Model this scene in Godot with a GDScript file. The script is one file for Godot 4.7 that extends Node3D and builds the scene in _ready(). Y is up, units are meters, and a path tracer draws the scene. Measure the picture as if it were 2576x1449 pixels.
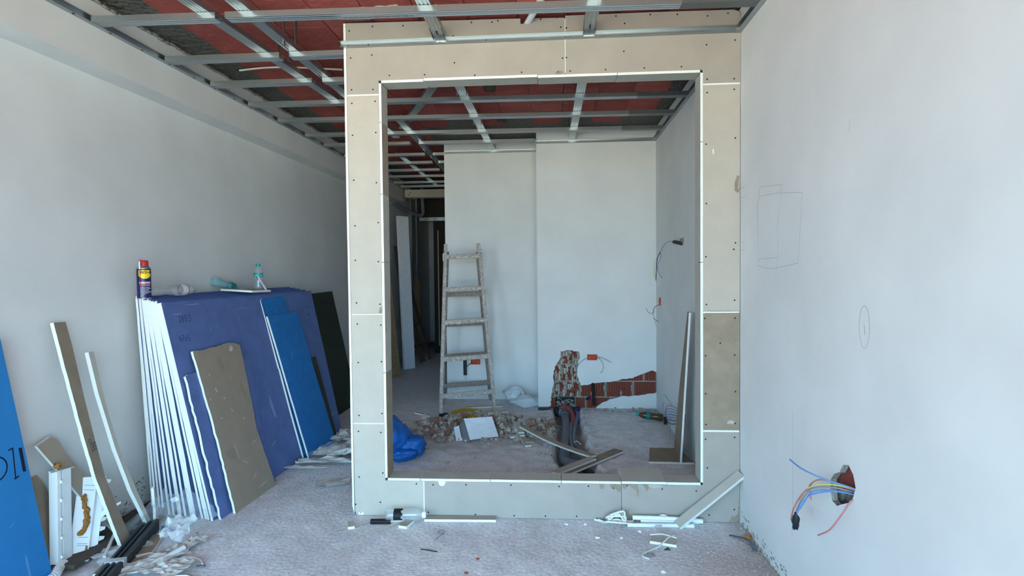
extends Node3D
# A shop unit under renovation: plasterboard partition with a large opening, bare ceiling grid, stacked boards and rubble.

var M := {}
var used := {}
var rng := RandomNumberGenerator.new()
const FLAT := 0xFFFFFFFF


# ---------------------------------------------------------------- mesh builder
class Mesher:
	var tools := {}
	var order := []
	var group := 0

	func tool(mat: Material) -> SurfaceTool:
		if not tools.has(mat):
			var s := SurfaceTool.new()
			s.begin(Mesh.PRIMITIVE_TRIANGLES)
			tools[mat] = s
			order.append(mat)
		return tools[mat]

	func tri(mat, a: Vector3, b: Vector3, c: Vector3, g: int = -1) -> void:   # a, b, c counter-clockwise seen from outside
		var s := tool(mat)
		s.set_smooth_group(g)
		s.add_vertex(a); s.add_vertex(c); s.add_vertex(b)

	func quad(mat, a: Vector3, b: Vector3, c: Vector3, d: Vector3, g: int = -1) -> void:
		tri(mat, a, b, c, g)
		tri(mat, a, c, d, g)

	func box(mat, x: Transform3D, size: Vector3, ch: float = 0.0) -> void:    # centred; ch chamfers the four long edges along local x
		var h := size * 0.5
		if ch <= 0.0:
			var p := []
			for i in 8:
				p.append(x * Vector3(h.x if i & 1 else -h.x, h.y if i & 2 else -h.y, h.z if i & 4 else -h.z))
			quad(mat, p[4], p[5], p[7], p[6]); quad(mat, p[1], p[0], p[2], p[3])
			quad(mat, p[5], p[1], p[3], p[7]); quad(mat, p[0], p[4], p[6], p[2])
			quad(mat, p[6], p[7], p[3], p[2]); quad(mat, p[0], p[1], p[5], p[4])
			return
		var prof := [Vector2(h.y - ch, h.z), Vector2(-h.y + ch, h.z), Vector2(-h.y, h.z - ch), Vector2(-h.y, -h.z + ch), Vector2(-h.y + ch, -h.z), Vector2(h.y - ch, -h.z), Vector2(h.y, -h.z + ch), Vector2(h.y, h.z - ch)]
		extrude(mat, mat, prof, x * Transform3D(Basis(), Vector3(-h.x, 0, 0)), size.x)

	func extrude(mat, cap, prof: Array, x: Transform3D, length: float, closed: bool = true) -> void:   # profile (y, z) run along local x
		var n := prof.size()
		for i in (n if closed else n - 1):
			var a: Vector2 = prof[i]
			var b: Vector2 = prof[(i + 1) % n]
			quad(mat, x * Vector3(0, a.x, a.y), x * Vector3(0, b.x, b.y), x * Vector3(length, b.x, b.y), x * Vector3(length, a.x, a.y))
		if closed and cap:
			var pp := PackedVector2Array(prof)
			var idx := Geometry2D.triangulate_polygon(pp)
			for k in range(0, idx.size(), 3):
				var t := [pp[idx[k]], pp[idx[k + 1]], pp[idx[k + 2]]]
				if (t[1] - t[0]).cross(t[2] - t[0]) < 0.0:
					t = [t[0], t[2], t[1]]
				tri(cap, x * Vector3(length, t[0].x, t[0].y), x * Vector3(length, t[1].x, t[1].y), x * Vector3(length, t[2].x, t[2].y))
				tri(cap, x * Vector3(0, t[0].x, t[0].y), x * Vector3(0, t[2].x, t[2].y), x * Vector3(0, t[1].x, t[1].y))

	func prism(face, back, edge, poly: PackedVector2Array, th: float, x: Transform3D, wrap = null) -> void:   # front at local z = 0, body behind it
		var p := poly.duplicate()
		if Geometry2D.is_polygon_clockwise(p):
			p.reverse()
		var idx := Geometry2D.triangulate_polygon(p)
		for k in range(0, idx.size(), 3):
			var a := p[idx[k]]; var b := p[idx[k + 1]]; var c := p[idx[k + 2]]
			if (b - a).cross(c - a) < 0.0:
				var s := b
				b = c
				c = s
			tri(face, x * Vector3(a.x, a.y, 0), x * Vector3(b.x, b.y, 0), x * Vector3(c.x, c.y, 0))
			if back:
				tri(back, x * Vector3(a.x, a.y, -th), x * Vector3(c.x, c.y, -th), x * Vector3(b.x, b.y, -th))
		for i in p.size():
			var a := p[i]
			var b := p[(i + 1) % p.size()]
			quad(wrap if wrap and absf(b.x - a.x) > absf(b.y - a.y) * 2.0 else edge, x * Vector3(a.x, a.y, -th), x * Vector3(b.x, b.y, -th), x * Vector3(b.x, b.y, 0), x * Vector3(a.x, a.y, 0))

	func tube(mat, pts: Array, r, sides: int = 8, caps: bool = true, x: Transform3D = Transform3D()) -> void:   # r: one radius, or one per point
		group += 1
		var rings := []
		var up := Vector3.UP
		for i in pts.size():
			var d: Vector3 = (pts[mini(i + 1, pts.size() - 1)] - pts[maxi(i - 1, 0)]).normalized()
			if i == 0 and absf(d.dot(up)) > 0.9:
				up = Vector3.RIGHT
			var u := (up - d * up.dot(d)).normalized()
			up = u
			var v := d.cross(u)
			var ring := []
			var rr: float = r[i] if r is Array else r
			for k in sides:
				var a := TAU * k / sides
				ring.append(x * (pts[i] + (u * cos(a) + v * sin(a)) * rr))
			rings.append(ring)
		for i in pts.size() - 1:
			for k in sides:
				var k2 := (k + 1) % sides
				quad(mat, rings[i][k], rings[i][k2], rings[i + 1][k2], rings[i + 1][k], group)
		if caps:
			for k in range(1, sides - 1):
				tri(mat, rings[0][0], rings[0][k + 1], rings[0][k])
				tri(mat, rings[-1][0], rings[-1][k], rings[-1][k + 1])

	func lathe(mat, prof: Array, sides: int, x: Transform3D = Transform3D(), squash = null) -> void:   # profile (radius, y) upwards
		group += 1
		for i in prof.size() - 1:
			for k in sides:
				var c := []
				for q in [[i, k], [i, k + 1], [i + 1, k + 1], [i + 1, k]]:
					var a: float = -TAU * (q[1] % sides) / sides
					var v := Vector3(cos(a) * prof[q[0]].x, prof[q[0]].y, sin(a) * prof[q[0]].x)
					if squash != null:
						v = squash.call(v)
					c.append(x * v)
				if prof[i].x < 1e-6:
					tri(mat, c[0], c[2], c[3], group)
				elif prof[i + 1].x < 1e-6:
					tri(mat, c[0], c[1], c[2], group)
				else:
					quad(mat, c[0], c[1], c[2], c[3], group)

	func sheet(mat, nx: int, ny: int, at: Callable, g: bool = true) -> void:   # an open surface from a function of (0..1, 0..1)
		group += 1
		for j in ny:
			for i in nx:
				var c := []
				for q in [[i, j], [i + 1, j], [i + 1, j + 1], [i, j + 1]]:
					c.append(at.call(float(q[0]) / nx, float(q[1]) / ny))
				quad(mat, c[0], c[1], c[2], c[3], group if g else -1)

	func blob(mat, c: Vector3, size: Vector3, bend, turn: Basis = Basis(), rows: int = 8, cols: int = 12, smooth: bool = true) -> void:
		group += 1
		for j in rows:
			for i in cols:
				var v := []
				for q in [[i, j], [i + 1, j], [i + 1, j + 1], [i, j + 1]]:
					var th: float = PI * (float(q[1]) / rows - 0.5)
					var ph: float = -TAU * (q[0] % cols) / cols
					var n := Vector3(cos(th) * cos(ph), sin(th), cos(th) * sin(ph))
					v.append(c + turn * (n * size * (bend.call(n) if bend != null else 1.0)))
				var g := group if smooth else -1
				if j == 0:
					tri(mat, v[0], v[2], v[3], g)
				elif j == rows - 1:
					tri(mat, v[0], v[1], v[2], g)
				else:
					quad(mat, v[0], v[1], v[2], v[3], g)

	func commit() -> ArrayMesh:
		var out := ArrayMesh.new()
		for mat in order:
			var s: SurfaceTool = tools[mat]
			s.generate_normals()
			s.commit(out)
			out.surface_set_material(out.get_surface_count() - 1, mat)
		return out


# ---------------------------------------------------------------- nodes, names, labels
func numbered(called: String) -> String:
	var n: int = used.get(called, 0)
	used[called] = n + 1
	return called if n == 0 else "%s_%03d" % [called, n]


func tag(o: Node3D, label: String, category := "", group := "", kind := "") -> Node3D:
	for pair in [["label", label], ["category", category], ["group", group], ["kind", kind]]:
		if pair[1] != "":
			o.set_meta(pair[0], pair[1])
	return o


func thing(called: String, label: String, category: String, group := "", at := Vector3.ZERO) -> Node3D:
	var o := Node3D.new()
	o.name = numbered(called)
	add_child(o)
	o.position = at
	tag(o, label, category, group)
	return o


func part(m, called: String, parent: Node3D = null, label := "", kind := "") -> MeshInstance3D:
	var o := MeshInstance3D.new()
	o.mesh = m.commit() if m is Mesher else m
	o.name = called if parent else numbered(called)
	(parent if parent else self).add_child(o, true)
	tag(o, label, "", "", kind)
	return o


func solo(m: Mesher, called: String, label: String, category: String, group := "", x := Transform3D()) -> MeshInstance3D:
	var o := part(m, called)
	o.transform = x
	tag(o, label, category, group)
	return o


func frame_of(o: Vector3, ux: Vector3, uy: Vector3) -> Transform3D:
	ux = ux.normalized()
	uy = (uy - ux * uy.dot(ux)).normalized()
	return Transform3D(Basis(ux, uy, ux.cross(uy)), o)


func outline(flat: Array) -> PackedVector2Array:
	var p := PackedVector2Array()
	for i in range(0, flat.size(), 2):
		p.append(Vector2(flat[i], flat[i + 1]))
	return p


func torn(p: PackedVector2Array, step: float, amp: float, only: Array = []) -> PackedVector2Array:   # a broken edge: extra points, pushed about
	var q := PackedVector2Array()
	for i in p.size():
		var a := p[i]
		var b := p[(i + 1) % p.size()]
		q.append(a)
		if only.is_empty() or i in only:
			var n := int(a.distance_to(b) / step)
			var side := (b - a).orthogonal().normalized()
			for k in range(1, n):
				q.append(a.lerp(b, (k + rng.randf_range(-0.3, 0.3)) / n) + side * rng.randf_range(-amp, amp))
	return q


func box_poly(x0: float, y0: float, x1: float, y1: float) -> PackedVector2Array:
	return PackedVector2Array([Vector2(x0, y0), Vector2(x1, y0), Vector2(x1, y1), Vector2(x0, y1)])


func dots(m: Mesher, mat, spots: Array, r: float, x: Transform3D = Transform3D()) -> void:   # screw heads: shallow dished discs set just proud of local z = 0
	for s in spots:
		var ring := []
		for k in 8:
			ring.append(x * Vector3(s[0] + cos(TAU * k / 8) * r, s[1] + sin(TAU * k / 8) * r, 0.0006))
		var mid: Vector3 = x * Vector3(s[0], s[1], 0.0002)
		for k in 8:
			m.tri(mat, mid, ring[k], ring[(k + 1) % 8])
			var lo: Vector3 = x * (x.affine_inverse() * ring[k] * Vector3(1.05, 1.05, 0) if false else x.affine_inverse() * ring[k] - Vector3(0, 0, 0.0008))
			var lo2: Vector3 = x * (x.affine_inverse() * ring[(k + 1) % 8] - Vector3(0, 0, 0.0008))
			m.quad(mat, lo, lo2, ring[(k + 1) % 8], ring[k])


func stroke(m: Mesher, mat, pts: Array, w: float, x: Transform3D) -> void:   # a flat pen line, a fifth of a millimetre proud of local z = 0
	for i in pts.size() - 1:
		var a: Vector2 = pts[i]
		var b: Vector2 = pts[i + 1]
		var d := (b - a).normalized() * w * 0.5
		var s := Vector2(-d.y, d.x)
		a -= d
		b += d
		m.quad(mat, x * _v3(a - s), x * _v3(b - s), x * _v3(b + s), x * _v3(a + s))


func _v3(v: Vector2) -> Vector3:
	return Vector3(v.x, v.y, 0.0003)


func words(text: String, size: float, mat: Material, x: Transform3D, parent: Node3D, called := "lettering", bold := false) -> MeshInstance3D:
	var t := TextMesh.new()
	var f := SystemFont.new()
	f.font_names = PackedStringArray(["Droid Sans"])
	f.font_weight = 700 if bold else 400
	t.font = f
	t.text = text
	t.font_size = 32
	t.pixel_size = size / 32.0
	t.depth = 0.0006
	t.curve_step = 4.0
	t.horizontal_alignment = HORIZONTAL_ALIGNMENT_LEFT
	t.vertical_alignment = VERTICAL_ALIGNMENT_CENTER
	t.material = mat
	var o := MeshInstance3D.new()
	o.mesh = t
	o.name = called
	parent.add_child(o, true)
	o.transform = x
	return o


func squiggle(pts: Array, n: int = 6) -> Array:   # a smooth line through the points
	var c := Curve3D.new()
	for i in pts.size():
		var t: Vector3 = (pts[mini(i + 1, pts.size() - 1)] - pts[maxi(i - 1, 0)]) / 6.0
		c.add_point(pts[i], -t, t)
	var out := []
	var steps := (pts.size() - 1) * n
	for k in steps + 1:
		out.append(c.samplef(float(k) / n))
	return out


func v3s(flat: Array) -> Array:
	var out := []
	for i in range(0, flat.size(), 3):
		out.append(Vector3(flat[i], flat[i + 1], flat[i + 2]))
	return out


# ---------------------------------------------------------------- materials
func noise_tex(freq: float, lo: float, hi: float, octaves: int, seed_: int, kind := FastNoiseLite.TYPE_SIMPLEX_SMOOTH, size := 512) -> Texture2D:
	var n := FastNoiseLite.new()
	n.seed = seed_
	n.frequency = freq
	n.noise_type = kind
	n.fractal_octaves = octaves
	n.fractal_gain = 0.55
	var g := Gradient.new()
	g.set_color(0, Color(lo, lo, lo))
	g.set_color(1, Color(hi, hi, hi))
	var t := NoiseTexture2D.new()
	t.width = size
	t.height = size
	t.seamless = true
	t.noise = n
	t.color_ramp = g
	return t


func noise_two(freq: float, a: Color, b: Color, at0: float, at1: float, seed_: int) -> Texture2D:   # two materials in patches: one where the noise is low, the other where it is high
	var t := noise_tex(freq, 0, 1, 5, seed_) as NoiseTexture2D
	var g := Gradient.new()
	g.set_color(0, a)
	g.set_color(1, b)
	g.set_offset(0, at0)
	g.set_offset(1, at1)
	t.color_ramp = g
	return t


func bump_tex(freq: float, octaves: int, seed_: int, strength: float) -> Texture2D:
	var n := FastNoiseLite.new()
	n.seed = seed_
	n.frequency = freq
	n.fractal_octaves = octaves
	var t := NoiseTexture2D.new()
	t.width = 512
	t.height = 512
	t.seamless = true
	t.noise = n
	t.as_normal_map = true
	t.bump_strength = strength
	return t


func mat(called: String, c: Color, rough := 0.9, tex: Texture2D = null, scale := 1.0, bump: Texture2D = null, bump_scale := 0.4, world := false) -> StandardMaterial3D:
	var m := StandardMaterial3D.new()
	m.resource_name = called
	m.albedo_color = c
	m.roughness = rough
	m.metallic_specular = 0.4
	if tex or bump:
		m.uv1_triplanar = true
		m.uv1_world_triplanar = world
		m.uv1_scale = Vector3.ONE * scale
		m.uv1_triplanar_sharpness = 4.0
	if tex:
		m.albedo_texture = tex
	if bump:
		m.normal_enabled = true
		m.normal_texture = bump
		m.normal_scale = bump_scale
	M[called] = m
	return m


func materials() -> void:
	var soft := noise_tex(0.006, 0.955, 1.0, 4, 3)
	var mottle := noise_tex(0.012, 0.88, 1.0, 5, 7)
	var fine := noise_tex(0.09, 0.92, 1.0, 4, 11)
	var speck := noise_tex(0.05, 0.66, 1.0, 5, 19)
	var dusty := noise_tex(0.02, 0.78, 1.06, 5, 23)
	var b_fine := bump_tex(0.09, 4, 5, 3.0)
	var b_rough := bump_tex(0.03, 5, 9, 8.0)
	var b_soft := bump_tex(0.008, 3, 13, 2.0)
	mat("plaster", Color(0.87, 0.87, 0.87), 0.85, soft, 0.55, b_soft, 0.35, true)
	mat("plaster_core", Color(0.72, 0.69, 0.66), 0.95, speck, 3.0, b_rough, 0.8)
	mat("concrete_rough", Color(0.47, 0.46, 0.43), 0.95, speck, 1.2, b_rough, 1.0, true)
	mat("ceramic", Color(0.68, 0.34, 0.31), 0.9, mottle, 1.0, b_rough, 0.25, true)
	mat("ceramic_b", Color(0.64, 0.31, 0.285), 0.9, mottle, 1.2, b_rough, 0.25, true)
	mat("ceramic_c", Color(0.71, 0.37, 0.33), 0.9, mottle, 0.8, b_rough, 0.25, true)
	mat("brick", Color(0.62, 0.33, 0.27), 0.95, speck, 4.0, b_rough, 0.8)
	mat("brick_dusty", Color(1, 1, 1), 0.95, noise_two(0.02, Color(0.48, 0.24, 0.19), Color(0.74, 0.70, 0.66), 0.44, 0.60, 41), 1.6, b_rough, 1.0)
	mat("mortar", Color(0.74, 0.71, 0.66), 0.98, speck, 3.0, b_rough, 1.0)
	mat("paper_front", Color(0.64, 0.605, 0.575), 0.9, soft, 1.6, b_fine, 0.1)
	mat("paper_pale", Color(0.71, 0.675, 0.63), 0.9, soft, 1.6, b_fine, 0.1)
	mat("paper_grey", Color(0.70, 0.68, 0.64), 0.9, soft, 1.6, b_fine, 0.1)
	mat("paper_brown", Color(0.60, 0.54, 0.47), 0.9, mottle, 1.5, b_fine, 0.12)
	mat("paper_scuffed", Color(0.62, 0.56, 0.50), 0.85, soft, 2.0, b_fine, 0.2)
	mat("gypsum", Color(0.93, 0.93, 0.91), 0.95, fine, 3.0, b_rough, 0.35)
	mat("violet", Color(0.37, 0.46, 0.68), 0.75, mottle, 1.3, b_fine, 0.1)
	mat("blue", Color(0.13, 0.46, 0.74), 0.75, mottle, 1.6, b_fine, 0.1)
	mat("blue_bright", Color(0.16, 0.50, 0.76), 0.75, soft, 1.6, b_fine, 0.1)
	mat("green_dark", Color(0.22, 0.25, 0.22), 0.85, mottle, 1.6, b_fine, 0.1)
	mat("steel", Color(0.66, 0.69, 0.71), 0.3, fine, 2.0)
	M.steel.metallic = 0.85
	M.steel.metallic_specular = 0.5
	mat("steel_dark", Color(0.44, 0.46, 0.48), 0.4, fine, 2.0)
	M.steel_dark.metallic = 0.7
	mat("screw", Color(0.10, 0.10, 0.11), 0.6)
	mat("ink", Color(0.10, 0.11, 0.20), 0.9)
	mat("pencil", Color(0.63, 0.65, 0.67), 0.9)
	mat("print_grey", Color(0.30, 0.28, 0.27), 0.9)
	mat("wood_old", Color(0.52, 0.46, 0.41), 0.9, noise_tex(0.03, 0.6, 1.05, 5, 31), 2.5, b_rough, 0.5)
	mat("wood_dark", Color(0.34, 0.30, 0.27), 0.9, mottle, 3.0, b_rough, 0.5)
	mat("wood_raw", Color(0.56, 0.46, 0.36), 0.9, mottle, 3.0, b_fine, 0.3)
	mat("paint_drip", Color(0.84, 0.84, 0.82), 0.7, fine, 4.0, b_rough, 0.6)
	mat("plastic_white", Color(0.90, 0.91, 0.92), 0.35)
	mat("plastic_grey", Color(0.44, 0.47, 0.52), 0.6, dusty, 4.0)
	mat("plastic_dark", Color(0.13, 0.15, 0.18), 0.45, fine, 4.0)
	mat("plastic_black", Color(0.05, 0.05, 0.06), 0.6)
	mat("foam", Color(0.72, 0.50, 0.25), 0.9, speck, 8.0, b_rough, 1.2)
	mat("red_plastic", Color(0.70, 0.16, 0.16), 0.5)
	mat("red_dusty", Color(0.62, 0.30, 0.31), 0.7, dusty, 6.0)
	mat("lavender", Color(0.42, 0.46, 0.62), 0.7, dusty, 6.0)
	mat("navy", Color(0.09, 0.11, 0.34), 0.3)
	mat("yellow", Color(0.93, 0.78, 0.10), 0.4)
	mat("teal", Color(0.08, 0.60, 0.60), 0.4)
	mat("teal_dark", Color(0.06, 0.44, 0.42), 0.5)
	mat("white_print", Color(0.88, 0.88, 0.90), 0.5)
	mat("bag_blue", Color(0.07, 0.36, 0.68), 0.45, mottle, 3.0, b_fine, 0.3)
	mat("box_white", Color(0.88, 0.89, 0.92), 0.6, soft, 3.0)
	mat("foil", Color(0.72, 0.73, 0.76), 0.3, mottle, 8.0, b_rough, 1.0)
	M.foil.metallic = 0.6
	mat("yellow_paper", Color(0.75, 0.62, 0.14), 0.8, mottle, 4.0)
	mat("orange_box", Color(0.80, 0.36, 0.20), 0.6, mottle, 8.0)
	mat("wire_blue", Color(0.38, 0.52, 0.74), 0.5)
	mat("wire_red", Color(0.70, 0.44, 0.43), 0.5)
	mat("wire_yellow", Color(0.72, 0.74, 0.42), 0.5)
	mat("wire_grey", Color(0.50, 0.51, 0.52), 0.5)
	mat("wire_black", Color(0.10, 0.11, 0.14), 0.5)
	mat("paper_waste", Color(0.88, 0.87, 0.84), 0.85, fine, 3.0)
	mat("kraft_waste", Color(0.80, 0.78, 0.76), 0.9, mottle, 3.0)
	mat("stone_a", Color(0.90, 0.86, 0.81), 0.95, speck, 8.0, b_rough, 1.0)
	mat("stone_b", Color(0.78, 0.75, 0.73), 0.95, speck, 8.0, b_rough, 1.0)
	mat("stone_c", Color(0.72, 0.55, 0.49), 0.95, speck, 8.0, b_rough, 1.0)
	mat("door_dark", Color(0.16, 0.15, 0.14), 0.7, mottle, 2.0)
	mat("violet_dusty", Color(0.50, 0.55, 0.72), 0.85)
	mat("blue_dusty", Color(0.34, 0.58, 0.80), 0.85)
	mat("paper_stain", Color(0.585, 0.525, 0.465), 0.85, soft, 2.0)
	mat("wall_dirt", Color(0.76, 0.75, 0.73), 0.95, speck, 6.0)
	mat("wall_dirt_dark", Color(0.60, 0.58, 0.55), 0.95, speck, 6.0)
	mat("ground", Color(0.72, 0.69, 0.61), 0.95, mottle, 0.3, null, 0.0, true)
	for spec in [["clear", Color(0.88, 0.92, 0.95, 0.14), 0.12], ["film", Color(0.90, 0.92, 0.94, 0.42), 0.2], ["teal_glass", Color(0.55, 0.82, 0.86, 0.35), 0.12], ["amber", Color(0.32, 0.20, 0.02, 0.72), 0.12], ["milky", Color(0.90, 0.93, 0.95, 0.55), 0.25]]:
		var m := mat(spec[0], spec[1], spec[2])
		m.transparency = BaseMaterial3D.TRANSPARENCY_ALPHA
		m.metallic_specular = 0.5
		m.cull_mode = BaseMaterial3D.CULL_DISABLED
const PENCIL := [[0.278, 1.64, 0.539, 1.613, 0.505, 1.584, 0.268, 1.599], [0.278, 1.64, 0.242, 1.555, 0.259, 1.303], [0.539, 1.613, 0.489, 1.464, 0.494, 1.32], [0.496, 1.585, 0.733, 1.557], [0.733, 1.557, 0.713, 1.387, 0.699, 1.298], [0.249, 1.303, 0.28, 1.317, 0.494, 1.32, 0.481, 1.277], [0.249, 1.289, 0.37, 1.274, 0.481, 1.277, 0.699, 1.295], [0.481, 1.277, 0.473, 1.267], [-0.015, 1.666, 0.029, 1.668, 0.084, 1.674], [-0.015, 1.621, 0.072, 1.626], [0.072, 1.626, 0.084, 1.651], [-0.007, 1.407, 0.055, 1.404, 0.055, 1.367, -0.013, 1.365], [0.017, 1.645, 0.03, 1.539], [0.734, 1.134, 0.734, 1.114], [0.653, 0.72, 0.659, 0.464], [0.659, 0.464, 0.654, 0.23], [1.088, 1.737, 1.084, 1.701]]


# ---------------------------------------------------------------- the setting
const XL := -2.257     # left wall
const XS := -2.119     # face of the boxed-out band under the ceiling
const XR := 0.918      # right wall
const ZB := -2.46      # back wall, the proud half
const ZR := -2.827     # back wall, the set-back half
const YC := 2.57       # underside of the slab
const YG := 2.428      # underside of the ceiling grid

func slab(m: Mesher, material, a: Vector3, b: Vector3) -> void:
	m.box(material, Transform3D(Basis(), (a + b) * 0.5), (b - a).abs())


func struct_node(called: String, label: String, category := "wall") -> Node3D:
	var o := thing(called, label, category)
	o.set_meta("kind", "structure")
	return o


func shell() -> void:
	var m := Mesher.new()
	var w := struct_node("wall_left", "long plastered wall on the left behind the leaning boards")
	slab(m, M.plaster, Vector3(XL - 0.2, -0.2, -7.6), Vector3(XL, YC, 1.3))
	part(m, "plaster_face", w)
	dirt(w, Transform3D(Basis(Vector3(0, 0, -1), Vector3(0, 1, 0), Vector3(1, 0, 0)), Vector3(XL + 0.0003, 0, 0)), -0.9, 0.3, 0.16, 420)
	m = Mesher.new()
	w = struct_node("trim_1", "boxed-out plaster band running along the top of the left wall", "trim")
	slab(m, M.plaster, Vector3(XL, 2.2545, -5.3), Vector3(XS, 2.548, 1.3))
	part(m, "plaster_band", w)
	m = Mesher.new()
	slab(m, M.concrete_rough, Vector3(XL, 2.548, -5.3), Vector3(XS - 0.004, YC, 1.3))
	part(m, "bare_concrete_edge", w)
	m = Mesher.new()
	w = struct_node("wall_right", "smooth plastered wall filling the right side, with pencil sketches and a wire hole")
	# cut the ragged wire hole out of the sheet by splitting it along the hole's middle
	var low := outline([2.4, 0.57, 1.128, 0.57, 1.115, 0.545, 1.05, 0.512, 1.02, 0.495, 0.985, 0.50, 0.972, 0.53, 0.978, 0.57, ZB - 0.5, 0.57, ZB - 0.5, 0, 2.4, 0])
	var high := outline([ZB - 0.5, 0.57, 0.978, 0.57, 1.0, 0.595, 1.035, 0.612, 1.06, 0.645, 1.095, 0.655, 1.125, 0.635, 1.14, 0.60, 1.128, 0.57, 2.4, 0.57, 2.4, YC - 0.02, ZB - 0.5, YC - 0.02])
	var face := Transform3D(Basis(Vector3(0, 0, 1), Vector3(0, 1, 0), Vector3(-1, 0, 0)), Vector3(XR, 0, 0))
	for p in [low, high]:
		m.prism(M.plaster, null, M.plaster_core, p, 0.02, face)
	part(m, "plaster_face", w)
	m = Mesher.new()
	slab(m, M.brick, Vector3(XR + 0.1, -0.2, ZB - 0.5), Vector3(XR + 0.25, YC, 2.4))
	slab(m, M.mortar, Vector3(XR + 0.02, -0.2, ZB - 0.5), Vector3(XR + 0.1, YC, 0.95))
	slab(m, M.mortar, Vector3(XR + 0.02, -0.2, 1.16), Vector3(XR + 0.1, YC, 2.4))
	slab(m, M.mortar, Vector3(XR + 0.02, -0.2, 0.95), Vector3(XR + 0.1, 0.47, 1.16))
	slab(m, M.mortar, Vector3(XR + 0.02, 0.67, 0.95), Vector3(XR + 0.1, YC, 1.16))
	slab(m, M.brick, Vector3(XR + 0.025, 0.55, 0.95), Vector3(XR + 0.1, 0.67, 1.075))
	part(m, "masonry", w)
	pencil_marks(w)
	dirt(w, Transform3D(Basis(Vector3(0, 0, 1), Vector3(0, 1, 0), Vector3(-1, 0, 0)), Vector3(XR - 0.0003, 0, 0)), 0.02, 1.3, 0.07, 420)
	m = Mesher.new()
	w = struct_node("wall_back", "back plaster wall broken open low down to show bricks")
	m.prism(M.plaster, null, M.plaster_core, torn(outline([0.907, 2.55, -0.161, 2.55, -0.161, -0.02, -0.057, 0.02, -0.046, 0.136, -0.026, 0.251, -0.028, 0.324, -0.007, 0.397, 0.031, 0.459, 0.04, 0.527, 0.102, 0.537, 0.205, 0.527, 0.215, 0.48, 0.199, 0.418, 0.189, 0.366, 0.188, 0.314, 0.203, 0.251, 0.224, 0.21, 0.275, 0.215, 0.368, 0.236, 0.45, 0.242, 0.531, 0.253, 0.613, 0.273, 0.695, 0.279, 0.746, 0.305, 0.817, 0.331, 0.867, 0.352, 0.907, 0.336]), 0.018, 0.006, range(3, 24)), 0.02, Transform3D(Basis(), Vector3(0.011, 0, ZB)))
	part(m, "plaster_face", w)
	m = Mesher.new()
	m.prism(M.plaster, null, M.plaster_core, torn(outline([0.35, -0.02, 0.918, -0.02, 0.918, 0.151, 0.816, 0.129, 0.714, 0.121, 0.592, 0.113, 0.51, 0.086, 0.428, 0.055, 0.382, 0.021]), 0.02, 0.007, [2, 3, 4, 5, 6, 7]), 0.02, Transform3D(Basis(), Vector3(0, 0, ZB)))
	part(m, "low_plaster_remnant", w)
	m = Mesher.new()
	slab(m, M.plaster, Vector3(-0.161, -0.02, ZR - 0.01), Vector3(-0.143, 2.55, ZB - 0.001))
	slab(m, M.mortar, Vector3(-0.143, -0.2, ZR - 0.1), Vector3(0.0, YC, ZB - 0.027))
	slab(m, M.mortar, Vector3(0.178, -0.2, ZR - 0.1), Vector3(XR + 0.03, YC, ZB - 0.027))
	slab(m, M.mortar, Vector3(0.0, 0.1, ZR - 0.1), Vector3(0.178, YC, ZB - 0.027))
	slab(m, M.plastic_dark, Vector3(0.0, -0.2, ZR - 0.1), Vector3(0.178, 0.1, ZR + 0.2))
	part(m, "masonry", w)
	for r in [[-0.05, 0.0, -0.04, 0.093], [0.182, 0.27, -0.04, 0.093], [0.285, 0.5, -0.04, 0.093], [-0.08, -0.018, 0.107, 0.24], [-0.003, 0.218, 0.107, 0.24], [0.232, 0.45, 0.107, 0.24], [0.471, 0.697, 0.107, 0.24], [0.721, 0.917, 0.107, 0.24], [-0.045, 0.19, 0.254, 0.397], [0.2, 0.33, 0.254, 0.397], [0.345, 0.565, 0.254, 0.397], [0.582, 0.8, 0.254, 0.397], [0.815, 0.917, 0.254, 0.397], [-0.02, 0.2, 0.411, 0.545]]:
		m = Mesher.new()
		var dusty: bool = r[0] < 0.1 and r[2] > 0.1
		hollow_brick(m, M.brick_dusty if dusty else M.brick, r[1] - r[0], r[3] - r[2])
		part(m, "brick", w).position = Vector3(r[0], r[2], ZB - 0.013 - rng.randf() * 0.006)
	m = Mesher.new()
	for i in 16:   # mortar smears hanging on the bricks
		var px: float = [0.005, 0.06, 0.1, 0.15, -0.02, 0.03, 0.09, 0.165, 0.12, 0.05, 0.45, 0.7, 0.23, 0.46, 0.33, 0.6][i]
		var py: float = [0.3, 0.33, 0.29, 0.35, 0.2, 0.16, 0.17, 0.45, 0.47, 0.5, 0.19, 0.19, 0.17, 0.13, 0.12, 0.14][i]
		m.blob(M.mortar, Vector3(px, py, ZB - 0.012), Vector3(0.012, 0.05 if i < 10 else 0.03, 0.006), func(n): return 1.0 + 0.35 * sin(n.y * 9.0 + n.x * 5.0 + i), Basis(), 7, 9)
	part(m, "mortar_smears", w).set_meta("kind", "stuff")
	m = Mesher.new()
	w = struct_node("wall_back_recess", "set-back half of the back plaster wall behind the ladder")
	slab(m, M.plaster, Vector3(-1.079, -0.2, ZR - 0.2), Vector3(-0.161, 2.55, ZR))
	part(m, "plaster_face", w)
	m = Mesher.new()
	slab(m, M.plaster, Vector3(-1.079, -0.2, -7.6), Vector3(-0.9, 2.55, ZR - 0.2))
	part(m, "corridor_side", w)
	m = Mesher.new()
	w = struct_node("wall_front", "street side of the unit with its wide glass-less opening")
	slab(m, M.plaster, Vector3(-5.2, -0.2, 1.1), Vector3(XL - 0.2, YC, 1.3))
	slab(m, M.plaster, Vector3(-5.2, -0.2, 1.1), Vector3(-5.0, YC, 5.4))
	slab(m, M.plaster, Vector3(-5.2, 2.4, 5.2), Vector3(3.4, YC, 5.4))
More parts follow.
